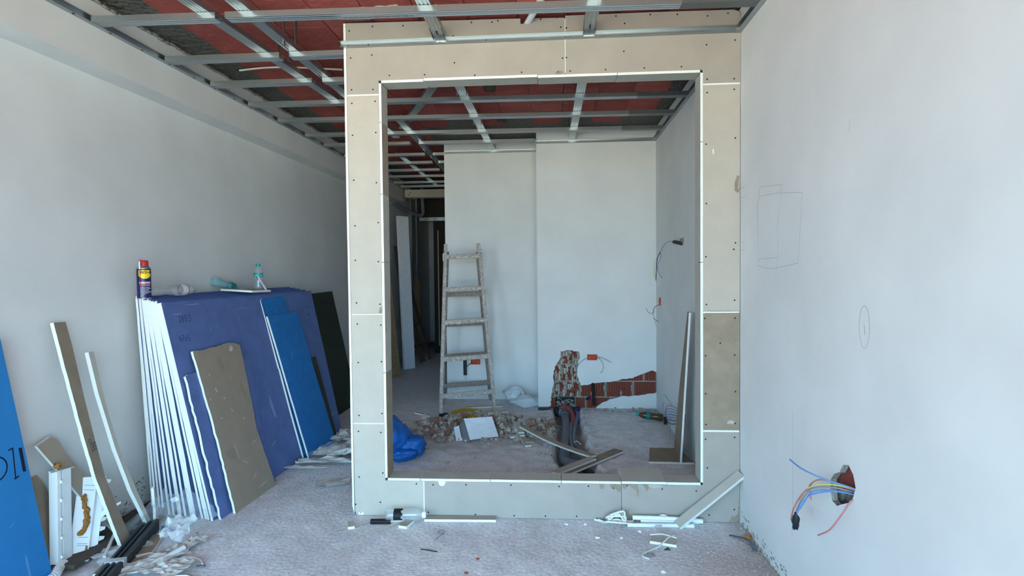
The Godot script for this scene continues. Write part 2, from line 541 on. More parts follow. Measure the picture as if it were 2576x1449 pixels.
	slab(m, M.plaster, Vector3(-5.2, -0.2, 5.2), Vector3(-4.8, YC, 5.4))
	slab(m, M.plaster, Vector3(2.9, -0.2, 5.2), Vector3(3.4, YC, 5.4))
	slab(m, M.plaster, Vector3(XR + 0.25, -0.2, 2.2), Vector3(3.4, YC, 2.4))
	slab(m, M.plaster, Vector3(3.2, -0.2, 2.2), Vector3(3.4, YC, 5.4))
	part(m, "plaster_face", w)
	m = Mesher.new()
	slab(m, M.ground, Vector3(-30, -0.35, 5.4), Vector3(30, -0.1, 40))
	tag(part(m, "ground"), "sunlit paving outside the front opening", "ground", "", "structure")
	ceiling()


func dirt(w: Node3D, x: Transform3D, from: float, to: float, high: float, count: int) -> void:   # grime splashed up from the floor
	var m := Mesher.new()
	for i in count:
		var c := Vector2(rng.randf_range(from, to), pow(rng.randf(), 3.0) * high)
		var p := PackedVector2Array()
		var s := rng.randf_range(0.002, 0.009)
		for k in 9:
			p.append(c + Vector2(cos(TAU * k / 9) * s * rng.randf_range(0.7, 1.8), maxf(-c.y, sin(TAU * k / 9) * s * rng.randf_range(0.4, 1.0))))
		m.prism(M.wall_dirt if i % 5 else M.wall_dirt_dark, null, M.wall_dirt, p, 0.0002, x * Transform3D(Basis(), Vector3(0, 0, 0.0002 + 0.0000008 * i)))
	part(m, "grime", w, "grime along the foot of the wall", "stuff")


func hollow_brick(m: Mesher, material, w: float, h: float) -> void:   # face with vertical grooves, as hollow clay bricks have
	var n := maxi(2, int(w / 0.022))
	var prof := []
	for i in n:
		var x0 := w * i / n
		var x1 := w * (i + 1) / n
		var g := (x1 - x0) * 0.16
		prof.append_array([Vector2(x0 + g * 0.3, -0.007), Vector2(x0 + g, 0.0), Vector2(x1 - g, 0.0), Vector2(x1 - g * 0.3, -0.007)])
	prof.append_array([Vector2(w, -0.06), Vector2(0, -0.06)])
	# the profile (x, depth) runs upwards
	m.extrude(material, material, prof, Transform3D(Basis(Vector3(0, 1, 0), Vector3(1, 0, 0), Vector3(0, 0, 1)), Vector3.ZERO), h)


func ceiling() -> void:
	var c := struct_node("ceiling", "bare slab of red clay strips edged with rough concrete above the metal grid", "ceiling")
	var m := Mesher.new()
	slab(m, M.concrete_rough, Vector3(-5.2, YC, -7.6), Vector3(3.4, YC + 0.25, 5.4))
	part(m, "concrete_slab", c)
	var kinds := []
	for k in 6:
		m = Mesher.new()
		var size := Vector3(0.245, 0.012, 0.395)
		var p := []
		for i in 9:
			p.append(Vector2(-0.1225 + 0.245 * i / 8, 0.006 if i == 0 or i == 8 else 0.0 + rng.randf() * 0.0015))
		p.append(Vector2(0.1225, 0.02))
		p.append(Vector2(-0.1225, 0.02))
		var q := []
		for v in p:
			q.append(Vector2(-v.x, v.y))
		m.extrude([M.ceramic, M.ceramic_b, M.ceramic_c][k % 3], [M.ceramic, M.ceramic_b, M.ceramic_c][k % 3], q, Transform3D(Basis(Vector3(0, 0, 1), Vector3(1, 0, 0), Vector3(0, 1, 0)), Vector3(0, 0, -size.z * 0.5)), size.z)
		kinds.append(m.commit())
	for i in 11:
		for j in 17:
			var x := -1.80 + 0.25 * i
			var z := 1.35 - 0.4 * j - (0.2 if i % 2 else 0.0)
			if z < ZB + 0.38 and x > -1.1:
				continue
			var t := part(kinds[rng.randi() % 6], "clay_tile", c)
			t.position = Vector3(x, YC - 0.012 + rng.randf_range(-0.002, 0.002), z)
			t.rotation.y = rng.randf_range(-0.004, 0.004)
	m = Mesher.new()
	slab(m, M.ceramic, Vector3(-4.9, YC - 0.01, 1.6), Vector3(3.1, YC + 0.01, 5.2))
	part(m, "clay_tiles_near_front", c)
	m = Mesher.new()
	for spec in [[-0.98, 0.10, 0.13, 0.07], [-0.80, 0.13, 0.10, 0.05], [-0.60, 0.12, 0.08, 0.04]]:
		m.blob(M.mortar, Vector3(spec[0], YC - 0.012, spec[1]), Vector3(spec[2], 0.012, spec[3]), func(n): return 1.0 + 0.3 * sin(n.x * 7.0 + n.z * 11.0))
	part(m, "mortar_patches", c).set_meta("kind", "stuff")
	m = Mesher.new()   # torn plaster lip along the wall heads
	for i in 90:
		m.blob(M.plaster_core, Vector3(XS + 0.004, 2.55 + rng.randf_range(-0.006, 0.004), 1.1 - i * 0.05), Vector3(0.01, 0.008, 0.035), null, Basis(), 4, 6)
	part(m, "plaster_lip", c).set_meta("kind", "stuff")


func pencil_marks(w: Node3D) -> void:
	var m := Mesher.new()
	var x := Transform3D(Basis(Vector3(0, 0, 1), Vector3(0, 1, 0), Vector3(-1, 0, 0)), Vector3(XR - 0.0004, 0, 0))
	for s in PENCIL:
		var p := []
		for i in range(0, s.size(), 2):
			p.append(Vector2(s[i], s[i + 1]))
		stroke(m, M.pencil, p, 0.0016, x)
	var ring := []
	for k in 25:
		ring.append(Vector2(1.185 + 0.03 * cos(TAU * k / 24), 1.10 + 0.063 * sin(TAU * k / 24)))
	stroke(m, M.pencil, ring, 0.0014, x)
	stroke(m, M.pencil, [Vector2(1.185, 1.105), Vector2(1.188, 1.078)], 0.003, x)
	part(m, "pencil_marks", w, "thin pencil sketch lines and a ringed dot").set_meta("kind", "stuff")


func floor_height(x: float, z: float, n: FastNoiseLite) -> float:
	var h := 0.0012 * n.get_noise_2d(x * 60, z * 60)
	# the chased trench, from the back wall forwards and then away to the right under the sill
	var best := 9.0
	for i in TRENCH.size() - 1:
		var a: Vector2 = TRENCH[i]
		var b: Vector2 = TRENCH[i + 1]
		best = minf(best, Geometry2D.get_closest_point_to_segment(Vector2(x, z), a, b).distance_to(Vector2(x, z)))
	if best < 0.4:
		var wid := 0.115 + 0.022 * n.get_noise_2d(x * 18, z * 18) + 0.012 * n.get_noise_2d(x * 70 + 9, z * 70)
		h -= 0.11 * smoothstep(wid + 0.022, wid - 0.03, best)
		h += 0.02 * (n.get_noise_2d(x * 45, z * 45) + 0.2) * smoothstep(0.24, 0.1, best)
	if z < 0.0 and x > -1.5:
		var d := Vector2((x + 0.62) / 0.62, (z + 1.72) / 0.42).length()
		h += 0.03 * smoothstep(1.1, 0.2, d) * (1.0 + 0.5 * n.get_noise_2d(x * 30, z * 30))
	return h


const TRENCH := [Vector2(0.09, -2.62), Vector2(0.10, -2.2), Vector2(0.11, -1.5), Vector2(0.09, -1.05), Vector2(0.16, -0.78), Vector2(0.40, -0.50), Vector2(0.7, -0.25)]


func floor_mesh() -> void:
	var w := struct_node("floor", "dusty bare concrete floor with a chased trench in the back room", "floor")
	var n := FastNoiseLite.new()
	n.seed = 4
	n.frequency = 0.2
	n.fractal_octaves = 4
	var xs := []
	var zs := []
	var v := -2.3
	while v < 0.96:
		xs.append(v)
		v += 0.014 if v > -0.25 and v < 0.62 else 0.035
	v = -7.6
	while v < 1.52:
		zs.append(v)
		v += 0.014 if v > -2.75 and v < -0.2 else (0.03 if v > -2.8 else 0.1)
	var pos := PackedVector3Array()
	var col := PackedColorArray()
	var idx := PackedInt32Array()
	for z in zs:
		for x in xs:
			pos.append(Vector3(x, floor_height(x, z, n), z))
			var c := Color(0.68, 0.665, 0.70)
			var a := n.get_noise_2d(x * 9 + 40, z * 9)
			var b := n.get_noise_2d(x * 40, z * 40 + 7)
			c = c.lerp(Color(0.84, 0.835, 0.87), clampf(0.35 + a * 0.9 + b * 0.5, 0.0, 0.8) * smoothstep(-4.0, -1.0, z))
			c = c.lerp(Color(0.50, 0.39, 0.36), smoothstep(0.35, 0.8, x + b * 0.25) * smoothstep(0.1, 0.45, z) * 0.75)
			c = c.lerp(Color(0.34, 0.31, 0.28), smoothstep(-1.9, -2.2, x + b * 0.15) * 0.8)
			c = c.lerp(Color(0.40, 0.35, 0.32), smoothstep(0.15, 0.0, XR - x) * 0.5)
			var d := Vector2((x + 0.55) / 0.75, (z + 1.7) / 0.55).length()
			if z < 0.0:
				c = c.lerp(Color(0.46, 0.40, 0.36), smoothstep(1.2, 0.5, d + b * 0.4) * 0.7)
			if pos[-1].y < -0.03:
				c = c.lerp(Color(0.36, 0.32, 0.29), 0.6)
			col.append(c * (1.0 + 0.12 * b))
	var nx := xs.size()
	for j in zs.size() - 1:
		for i in nx - 1:
			var k := j * nx + i
			idx.append_array([k, k + 1, k + nx + 1, k, k + nx + 1, k + nx])
	var st := SurfaceTool.new()
	var arr := []
	arr.resize(Mesh.ARRAY_MAX)
	arr[Mesh.ARRAY_VERTEX] = pos
	arr[Mesh.ARRAY_COLOR] = col
	arr[Mesh.ARRAY_INDEX] = idx
	var am := ArrayMesh.new()
	am.add_surface_from_arrays(Mesh.PRIMITIVE_TRIANGLES, arr)
	st.create_from(am, 0)
	st.generate_normals()
	var f := mat("floor_concrete", Color(1, 1, 1), 0.92, noise_tex(0.07, 0.86, 1.04, 5, 57), 1.1, bump_tex(0.06, 5, 61, 6.0), 0.22, true)
	f.vertex_color_use_as_albedo = true
	am = st.commit()
	am.surface_set_material(0, f)
	part(am, "concrete_screed", w)
	var m := Mesher.new()
	var g := mat("floor_plain", Color(0.70, 0.69, 0.68), 0.92, noise_tex(0.07, 0.86, 1.04, 5, 57), 1.1, null, 0.0, true)
	slab(m, g, Vector3(-5.2, -0.3, 1.5), Vector3(3.4, 0.0, 5.4))
	slab(m, g, Vector3(-5.2, -0.3, 1.1), Vector3(-2.28, 0.0, 1.5))
	slab(m, g, Vector3(-2.4, -0.4, -7.6), Vector3(1.1, -0.3, 1.5))
	part(m, "screed_near_front", w)


func corridor_end() -> void:
	var w := struct_node("wall_corridor", "dark unlit end of the passage with its stud framing", "wall")
	var m := Mesher.new()
	slab(m, M.plaster, Vector3(-2.5, -0.2, -7.8), Vector3(-0.9, YC, -7.6))
	part(m, "end_face", w)


# ---------------------------------------------------------------- the plasterboard partition
const PT := 0.109   # partition thickness
const BT := 0.0125  # board thickness

func panel(w: Node3D, flat: Array, face: Material, screws: Array, joints: Array, label := "") -> MeshInstance3D:
	var m := Mesher.new()
	m.prism(face, M.paper_grey, M.gypsum, outline(flat), BT, Transform3D())
	for j in joints:   # sloped white arrises where the sheet was cut: x0, y0, x1, y1
		slab(m, M.gypsum, Vector3(j[0], j[1], -BT), Vector3(j[2], j[3], -0.0018))
	var o := part(m, "plasterboard_panel", w, label)
	if screws.size():
		m = Mesher.new()
		dots(m, M.screw, screws, 0.0042)
		part(m, "screw_heads", o, "", "stuff")
	return o


func torn_patch(o: Node3D, flat: Array, material: Material, called := "torn_paper_patch", label := "brown patch where the face paper tore off") -> void:
	var m := Mesher.new()
	m.prism(material, null, material, torn(outline(flat), 0.012, 0.003), 0.0004, Transform3D(Basis(), Vector3(0, 0, 0.0004)))
	part(m, called, o, label)


func partition() -> void:
	var w := struct_node("wall_partition", "pale plasterboard partition with a tall framed opening and a low sill")
	var xi := -1.0565
	var o := panel(w, [xi, 2.188, -0.892, 2.188, -0.892, 2.256, 0.0595, 2.256, 0.0595, 2.535, -0.118, 2.539, -0.118, 2.512, -0.162, 2.512, -0.162, 2.540, xi, 2.551], M.paper_front, [[-1.04, 2.512], [-0.918, 2.53], [-0.76, 2.528], [-0.563, 2.533], [-0.409, 2.53], [-0.305, 2.528], [-0.275, 2.533], [-0.06, 2.532], [-0.503, 2.466], [-1.035, 2.375], [-0.924, 2.386], [-0.498, 2.332], [-0.834, 2.28], [-0.652, 2.277], [-0.395, 2.266], [-0.158, 2.273], [-1.033, 2.213], [-0.921, 2.211], [0.021, 2.537], [0.04, 2.489], [0.048, 2.336], [0.025, 2.269]], [[0.0555, 2.262, 0.0625, 2.53]])
	torn_patch(o, [0.008, 2.258, 0.045, 2.258, 0.052, 2.27, 0.03, 2.276, 0.012, 2.268], M.paper_brown)
	panel(w, [0.0625, 2.256, 0.7365, 2.256, 0.7365, 2.188, 0.9155, 2.188, 0.9155, 2.515, 0.905, 2.534, 0.88, 2.541, 0.5, 2.545, 0.0625, 2.545], M.paper_front, [[0.068, 2.484], [0.085, 2.271], [0.261, 2.272], [0.451, 2.274], [0.632, 2.274], [0.313, 2.533], [0.481, 2.534], [0.612, 2.529], [0.758, 2.516], [0.856, 2.525], [0.356, 2.495], [0.351, 2.359], [0.753, 2.376], [0.89, 2.394], [0.756, 2.208], [0.886, 2.207], [0.067, 2.338]], [])
	o = panel(w, [xi, 1.061, -0.892, 1.061, -0.892, 2.181, xi, 2.181], M.paper_pale, [[-1.033, 2.144], [-0.911, 2.151], [-1.032, 1.981], [-0.91, 1.992], [-1.03, 1.751], [-0.911, 1.736], [-1.028, 1.516], [-0.905, 1.531], [-1.029, 1.338], [-0.908, 1.33], [-1.027, 1.117], [-0.903, 1.11]], [[xi, 2.180, -0.892, 2.1885]])
	torn_patch(o, [-0.912, 1.063, -0.894, 1.063, -0.894, 1.098, -0.905, 1.09], M.paper_brown)
	var m := Mesher.new()
	for s in [[-1.0, 1.525, -0.985, 1.53, -0.99, 1.515, -1.0, 1.5, -0.985, 1.495], [-0.975, 1.53, -0.96, 1.535, -0.965, 1.515, -0.955, 1.505, -0.972, 1.5], [-0.99, 1.45, -0.985, 1.47, -0.985, 1.44], [-0.965, 1.45, -0.962, 1.475, -0.964, 1.44]]:
		var p := []
		for i in range(0, s.size(), 2):
			p.append(Vector2(s[i], s[i + 1]))
		stroke(m, M.pencil, p, 0.0012, Transform3D())
	part(m, "pencil_figures", o, "faint pencilled figures").set_meta("kind", "stuff")
	panel(w, [xi, 0.489, -0.892, 0.489, -0.892, 1.055, xi, 1.055], M.paper_pale, [[-1.025, 1.007], [-0.901, 1.001], [-1.024, 0.806], [-0.9, 0.811], [-1.025, 0.529], [-0.902, 0.54]], [[xi, 1.053, -0.892, 1.0595]])
	o = panel(w, [xi + 0.002, 0.025, -1.045, 0.003, -0.69, 0.003, -0.69, 0.187, -0.892, 0.187, -0.892, 0.4835, xi, 0.4835], M.paper_pale, [[-1.029, 0.445], [-0.91, 0.44], [-1.029, 0.204], [-0.903, 0.227], [-1.051, 0.059], [-0.919, 0.072], [-1.024, 0.016], [-0.726, 0.173]], [[xi, 0.482, -0.892, 0.49]])
	torn_patch(o, [-1.036, 0.004, -1.01, 0.003, -1.008, 0.014, -1.02, 0.022, -1.037, 0.016], M.gypsum, "chipped_corner", "white chip in the corner")
	o = panel(w, [-0.684, 0.003, 0.3285, 0.003, 0.3285, 0.187, -0.684, 0.187], M.paper_front, [[-0.638, 0.169], [-0.466, 0.172], [-0.233, 0.174], [0.014, 0.171], [0.163, 0.175], [-0.665, 0.024], [-0.419, 0.017], [-0.218, 0.015], [-0.057, 0.016], [0.102, 0.018], [0.289, 0.166]], [[-0.691, 0.004, -0.683, 0.186]])
	torn_patch(o, [-0.612, 0.187, -0.572, 0.187, -0.578, 0.17, -0.592, 0.162, -0.605, 0.168], M.gypsum, "chipped_patch", "white chip under the sill")
	torn_patch(o, [0.218, 0.187, 0.244, 0.187, 0.242, 0.168, 0.23, 0.158, 0.22, 0.168], M.paper_brown)
	torn_patch(o, [0.272, 0.187, 0.327, 0.187, 0.327, 0.155, 0.318, 0.145, 0.3, 0.16, 0.275, 0.168], M.paper_brown)
	o = panel(w, [0.331, 0.003, 0.905, 0.003, 0.9145, 0.02, 0.9145, 0.459, 0.7365, 0.459, 0.7365, 0.187, 0.331, 0.187], M.paper_front, [[0.359, 0.181], [0.533, 0.166], [0.702, 0.159], [0.412, 0.018], [0.765, 0.038], [0.889, 0.068], [0.757, 0.277], [0.886, 0.236], [0.748, 0.422], [0.89, 0.433]], [])
	torn_patch(o, [0.333, 0.187, 0.36, 0.187, 0.355, 0.17, 0.345, 0.16, 0.335, 0.172], M.paper_brown)
	torn_patch(o, [0.366, 0.187, 0.412, 0.187, 0.418, 0.15, 0.412, 0.118, 0.405, 0.15, 0.388, 0.165], M.paper_brown)
	torn_patch(o, [0.43, 0.187, 0.46, 0.187, 0.468, 0.17, 0.455, 0.152, 0.45, 0.168], M.paper_brown)
	torn_patch(o, [0.462, 0.187, 0.53, 0.187, 0.53, 0.176, 0.495, 0.17, 0.47, 0.176], M.paper_grey)
	torn_patch(o, [0.336, 0.03, 0.352, 0.062, 0.358, 0.05, 0.366, 0.062, 0.37, 0.03, 0.45, 0.022, 0.44, 0.006, 0.35, 0.006], M.paper_brown)
	torn_patch(o, [0.862, 0.004, 0.905, 0.004, 0.9135, 0.022, 0.9135, 0.14, 0.907, 0.1, 0.905, 0.045, 0.89, 0.03, 0.878, 0.036], M.paper_brown)
	o = panel(w, [0.7365, 0.468, 0.9135, 0.468, 0.9135, 1.056, 0.745, 1.056, 0.7365, 1.045], M.paper_brown, [[0.744, 1.029], [0.891, 1.03], [0.748, 0.842], [0.89, 0.846], [0.748, 0.652], [0.894, 0.663], [0.75, 0.496], [0.892, 0.503], [0.82, 0.905]], [[0.7365, 1.054, 0.9135, 1.0635], [0.7365, 0.459, 0.9135, 0.4685]], "brown backing paper turned outwards")
	torn_patch(o, [0.852, 0.5, 0.885, 0.498, 0.89, 0.512, 0.872, 0.52, 0.856, 0.513], M.paper_pale, "plaster_smudge", "pale smudge")
	o = panel(w, [0.7365, 1.066, 0.9145, 1.066, 0.9145, 2.180, 0.7365, 2.180], M.paper_pale, [[0.756, 2.143], [0.886, 2.155], [0.751, 1.891], [0.892, 1.918], [0.752, 1.599], [0.885, 1.371], [0.893, 1.403], [0.75, 1.336], [0.752, 1.098], [0.889, 1.119]], [[0.7365, 2.180, 0.9155, 2.189]])
	torn_patch(o, [0.888, 1.66, 0.905, 1.648, 0.913, 1.66, 0.913, 1.73, 0.9, 1.735, 0.894, 1.715, 0.888, 1.69], M.paper_brown)
	torn_patch(o, [0.905, 1.672, 0.9142, 1.655, 0.9142, 1.728, 0.908, 1.715], M.gypsum, "chipped_edge", "white gypsum showing at the edge")
	torn_patch(o, [0.782, 1.865, 0.787, 1.868, 0.788, 1.84, 0.783, 1.842], M.gypsum, "chipped_spot", "small white chip")
	# board ends and the lining of the opening
	m = Mesher.new()
	m.prism(M.gypsum, M.gypsum, M.paper_front, torn(outline([-1.0687, 0.05, -1.058, 0.008, -1.058, 2.55, -1.0705, 2.55]), 0.09, 0.0006, [2, 3]), PT, Transform3D(Basis(), Vector3(0, 0, 0.001)))
	part(m, "end_board", w, "white sawn edge of the end board")
	var jl := [0.2014, 0.753, 1.326, 1.677, 2.043, 2.2424]
	for i in 5:
		lining(w, Vector3(-0.878, jl[i] + 0.0015, 0.0), Vector3(0, 1, 0), jl[i + 1] - jl[i] - 0.003, Vector3(1, 0, 0), [M.paper_brown, M.paper_grey, M.paper_grey, M.paper_scuffed, M.paper_grey][i])
	var jr := [0.2014, 1.308, 1.903, 2.2424]
	for i in 3:
		lining(w, Vector3(0.723, jr[i] + 0.0015, 0.0), Vector3(0, 1, 0), jr[i + 1] - jr[i] - 0.003, Vector3(-1, 0, 0), M.paper_grey)
	var jt := [-0.8785, -0.659, -0.078, 0.319, 0.723]
	for i in 4:
		lining(w, Vector3(jt[i] + 0.0015, 2.2424 + [0.0, 0.004, 0.0, 0.0][i], 0.0), Vector3(1, 0, 0), jt[i + 1] - jt[i] - 0.003, Vector3(0, -1, 0), M.paper_grey)
	var js := [-0.8785, -0.704, -0.34, 0.025, 0.329]
	for i in 4:
		lining(w, Vector3(js[i] + 0.0015, 0.2014, 0.0), Vector3(1, 0, 0), js[i + 1] - js[i] - 0.003, Vector3(0, 1, 0), M.paper_grey)
	lining(w, Vector3(0.557, 0.2014, 0.0), Vector3(1, 0, 0), 0.166, Vector3(0, 1, 0), M.paper_grey)
	# the frame of studs and the boards on the far side
	m = Mesher.new()
	for x in [-1.03, -0.915, 0.76, 0.89]:
		slab(m, M.steel, Vector3(x - 0.02, 0.0, -PT + 0.014), Vector3(x + 0.02, 2.52, -0.014))
	for y in [0.02, 0.165, 2.28, 2.5]:
		slab(m, M.steel, Vector3(-1.05, y - 0.02, -PT + 0.015), Vector3(0.91, y + 0.02, -0.015))
	part(m, "stud_frame", w)
	for r in [[-1.0565, 0.003, -0.892, 2.55], [0.7365, 0.003, 0.9145, 2.54], [-0.89, 0.003, 0.735, 0.187], [-0.89, 2.256, 0.735, 2.54]]:
		m = Mesher.new()
		m.prism(M.paper_front, M.paper_grey, M.gypsum, box_poly(r[0], r[1], r[2], r[3]), BT, Transform3D(Basis(Vector3(1, 0, 0), Vector3(0, 1, 0), Vector3(0, 0, 1)), Vector3(0, 0, -PT + BT)))
		part(m, "rear_panel", w)
	# loose square board lying in the gap of the sill
	m = Mesher.new()
	m.prism(M.paper_grey, M.paper_grey, M.gypsum, torn(outline([0.331, -0.002, 0.555, -0.002, 0.552, 0.193, 0.333, 0.196]), 0.03, 0.001, [0]), BT, Transform3D(Basis(Vector3(1, 0, 0), Vector3(0, 0.035, -1).normalized(), Vector3(0, 1, 0.035).normalized()), Vector3(0, 0.2026, 0)))
	solo(m, "board_offcut", "square grey plasterboard offcut lying loose on the sill of the framed opening", "board", "")


func lining(w: Node3D, at: Vector3, along: Vector3, length: float, faces: Vector3, face: Material) -> void:   # one strip of the reveal, its sawn edge towards the room
	var m := Mesher.new()
	var run := along
	var x := Transform3D(Basis(run, Vector3(0, 0, -1), run.cross(Vector3(0, 0, -1))), at)
	if x.basis.z.dot(faces) < 0.0:
		x = Transform3D(Basis(-run, Vector3(0, 0, -1), (-run).cross(Vector3(0, 0, -1))), at + along * length)
	m.prism(face, M.paper_grey, M.gypsum, torn(box_poly(0, -0.001, length, PT + rng.randf_range(-0.003, 0.004)), 0.06, 0.0009, [0, 2]), BT, x)
	var o := part(m, "lining_strip", w)
	m = Mesher.new()
	var s := []
	for k in maxi(2, int(length / 0.12)):
		s.append([length * (k + 0.5) / maxi(2, int(length / 0.12)) + rng.randf_range(-0.02, 0.02), [0.025, 0.08][k % 2] + rng.randf_range(-0.005, 0.005)])
	dots(m, M.steel_dark, s, 0.0032, x)
	part(m, "screw_heads", o, "", "stuff")


# ---------------------------------------------------------------- the metal ceiling grid
func channel(m: Mesher, material, x: Transform3D, length: float) -> void:   # a ceiling channel 60 x 27 with a grooved web, web down; local x runs along it, y up
	var web := [[-0.030, 0.0], [-0.022, 0.0], [-0.0205, 0.0022], [-0.017, 0.0022], [-0.0155, 0.0], [-0.004, 0.0], [-0.0025, 0.002], [0.0025, 0.002], [0.004, 0.0], [0.0155, 0.0], [0.017, 0.0022], [0.0205, 0.0022], [0.022, 0.0], [0.030, 0.0]]
	var prof := []
	prof.append_array([Vector2(0.027, -0.022), Vector2(0.027, -0.030)])
	for p in web:
		prof.append(Vector2(p[1], p[0]))
	prof.append_array([Vector2(0.027, 0.030), Vector2(0.027, 0.022), Vector2(0.0262, 0.022), Vector2(0.0262, 0.0292), Vector2(0.0008, 0.0292)])
	for i in web.size():
		var p: Array = web[web.size() - 1 - i]
		if absf(p[0]) < 0.029:
			prof.append(Vector2(p[1] + 0.0008, p[0]))
	prof.append_array([Vector2(0.0008, -0.0292), Vector2(0.0262, -0.0292), Vector2(0.0262, -0.022)])
	var q := []
	for v in prof:
		q.append(Vector2(v.x, v.y))
	q.reverse()
	m.extrude(material, material, q, x, length)


func track(m: Mesher, material, x: Transform3D, length: float) -> void:   # the edge track: a U lying on its side against the wall; local y up, z away from the wall
	for b in [[0.0, 0.0007, 0.0, 0.027], [0.0, 0.028, 0.0, 0.0007], [0.0273, 0.028, 0.0, 0.027]]:
		m.box(material, x * Transform3D(Basis(), Vector3(length * 0.5, (b[0] + b[1]) * 0.5, (b[2] + b[3]) * 0.5)), Vector3(length, b[1] - b[0], b[3] - b[2]))


func ceiling_grid() -> void:
	var g := thing("ceiling_frame", "galvanised metal frame of crossing channels hung below the red ceiling", "ceiling frame")
	var y := YG + 0.0015
	var m: Mesher
	# cross channels, from wall to wall: z at the left, x of the left end, x of the right end, z at the right, broken by the gap over the corridor or not
	var rows := [[0.385, -1.52, -2.10, 0.90, 0.32, -1.475], [-0.13, -1.46, -2.10, -1.075, -0.13, -1.405], [-0.56, -1.46, -2.10, -1.075, -0.56, -1.395], [-1.01, 0.0, -2.10, 0.90, -1.07, 0.0], [-1.45, 0.0, -2.10, 0.90, -1.53, 0.0], [-1.95, 0.0, -2.10, 0.90, -2.01, 0.0], [-2.36, -1.30, -2.10, -0.17, -2.385, -1.22], [-2.89, -1.28, -2.10, -1.085, -2.90, -1.20], [-3.33, -1.30, -2.10, -1.085, -3.34, -1.23], [-3.80, -1.31, -2.10, -1.085, -3.80, -1.24], [-4.24, -1.30, -2.10, -1.085, -4.24, -1.25], [-4.73, 0.0, -2.10, -1.085, -4.73, 0.0], [-5.10, 0.0, -2.10, -1.085, -5.10, 0.0]]
	for r in rows:
		var a := Vector3(r[2], y, r[0])
		var b := Vector3(r[3], y, r[4])
		var pieces := [[0.0, 1.0]]
		if r[1] != 0.0:
			pieces = [[0.0, (r[1] - r[2]) / (r[3] - r[2])], [(r[5] - r[2]) / (r[3] - r[2]), 1.0]]
		for p in pieces:
			var s := a.lerp(b, p[0])
			var e := a.lerp(b, p[1])
			m = Mesher.new()
			channel(m, M.steel, frame_of(s, e - s, Vector3.UP), s.distance_to(e))
			var o := part(m, "cross_channel", g)
			if r[0] > -2.0 and p[0] == 0.0 and r[0] in [-0.56, -1.45]:
				m = Mesher.new()
				m.box(M.steel, Transform3D(Basis(), s + Vector3(0.13, 0.0125, 0)), Vector3(0.26, 0.0265, 0.0612))
				part(m, "extension_piece", o)
			if p[1] == 1.0 and r[3] > 0.0:   # spliced end at the right wall
				m = Mesher.new()
				m.box(M.steel_dark, frame_of(e - (e - s).normalized() * 0.17 + Vector3(0, 0.0125, 0), e - s, Vector3.UP), Vector3(0.34, 0.0265, 0.0612))
				for k in 4:
					m.box(M.screw, Transform3D(Basis(), e + Vector3(-0.31 + 0.07 * k, 0.012, 0.031 + 0.0006)), Vector3(0.008, 0.008, 0.002))
				part(m, "splice_piece", o)
	# main channels, running away from the viewer just above
	for r in [[-1.605, 0.9, -1.50, -1.02], [-1.385, 0.9, -1.385, -2.2], [-1.20, -1.5, -1.31, -5.2], [-0.565, 0.9, -0.57, 0.014], [-0.60, -0.115, -0.60, -2.80], [0.19, 0.9, 0.18, 0.014], [0.19, -0.115, 0.165, -2.44], [-1.56, -2.9, -1.62, -5.2]]:
		m = Mesher.new()
		var s := Vector3(r[0], y + 0.028, r[1])
		var e := Vector3(r[2], y + 0.028, r[3])
		channel(m, M.steel, frame_of(s, e - s, Vector3.UP), s.distance_to(e))
		part(m, "main_channel", g)
	# hangers up to the slab
	for r in [[-1.465, -0.17], [-1.43, -1.02], [-1.175, -2.36], [-1.32, -3.80], [-0.60, -0.9], [0.17, -1.1], [-0.60, -1.7], [0.17, -2.0], [-1.33, 0.05]]:
		m = Mesher.new()
		slab(m, M.steel, Vector3(r[0] - 0.032, y + 0.002, r[1] - 0.013), Vector3(r[0] - 0.030, YC, r[1] + 0.013))
		slab(m, M.steel_dark, Vector3(r[0] + 0.030, y + 0.002, r[1] - 0.013), Vector3(r[0] + 0.032, YC, r[1] + 0.013))
		slab(m, M.steel, Vector3(r[0] - 0.032, YC - 0.003, r[1] - 0.013), Vector3(r[0] + 0.032, YC - 0.001, r[1] + 0.013))
		part(m, "hanger", g)
	# perforated hanger straps ending against the partition
	for r in [[-0.57, 0.11], [0.18, 0.11]]:
		m = Mesher.new()
		m.box(M.steel, frame_of(Vector3(r[0], y + 0.024, 0.065), Vector3(0, -0.12, -1), Vector3.UP), Vector3(0.13, 0.002, 0.052))
		for k in 3:
			m.box(M.screw, Transform3D(Basis(), Vector3(r[0], y + 0.024, 0.09 - 0.022 * k)), Vector3(0.009, 0.006, 0.009))
		for s in [-1, 1]:
			m.box(M.steel_dark, frame_of(Vector3(r[0] + s * 0.029, y + 0.034, 0.075), Vector3(0, -0.12, -1), Vector3.UP), Vector3(0.11, 0.03, 0.002))
		part(m, "hanger_strap", g)
	# tracks round the walls
	m = Mesher.new()
	track(m, M.steel, frame_of(Vector3(XS, YG, 1.15), Vector3(0, 0, -1), Vector3.UP), 6.4)
	part(m, "edge_track", g)
	m = Mesher.new()
	track(m, M.steel, frame_of(Vector3(XR, YG, 0.0), Vector3(0, 0, 1), Vector3.UP), 1.2)
	part(m, "edge_track", g)
	m = Mesher.new()
	track(m, M.steel, frame_of(Vector3(XR, YG, ZB), Vector3(0, 0, 1), Vector3.UP), -ZB - PT)
	part(m, "edge_track", g)
	m = Mesher.new()
	track(m, M.steel, frame_of(Vector3(-1.085, YG - 0.004, 0.002), Vector3(1, 0.0025, 0), Vector3.UP), 1.98)
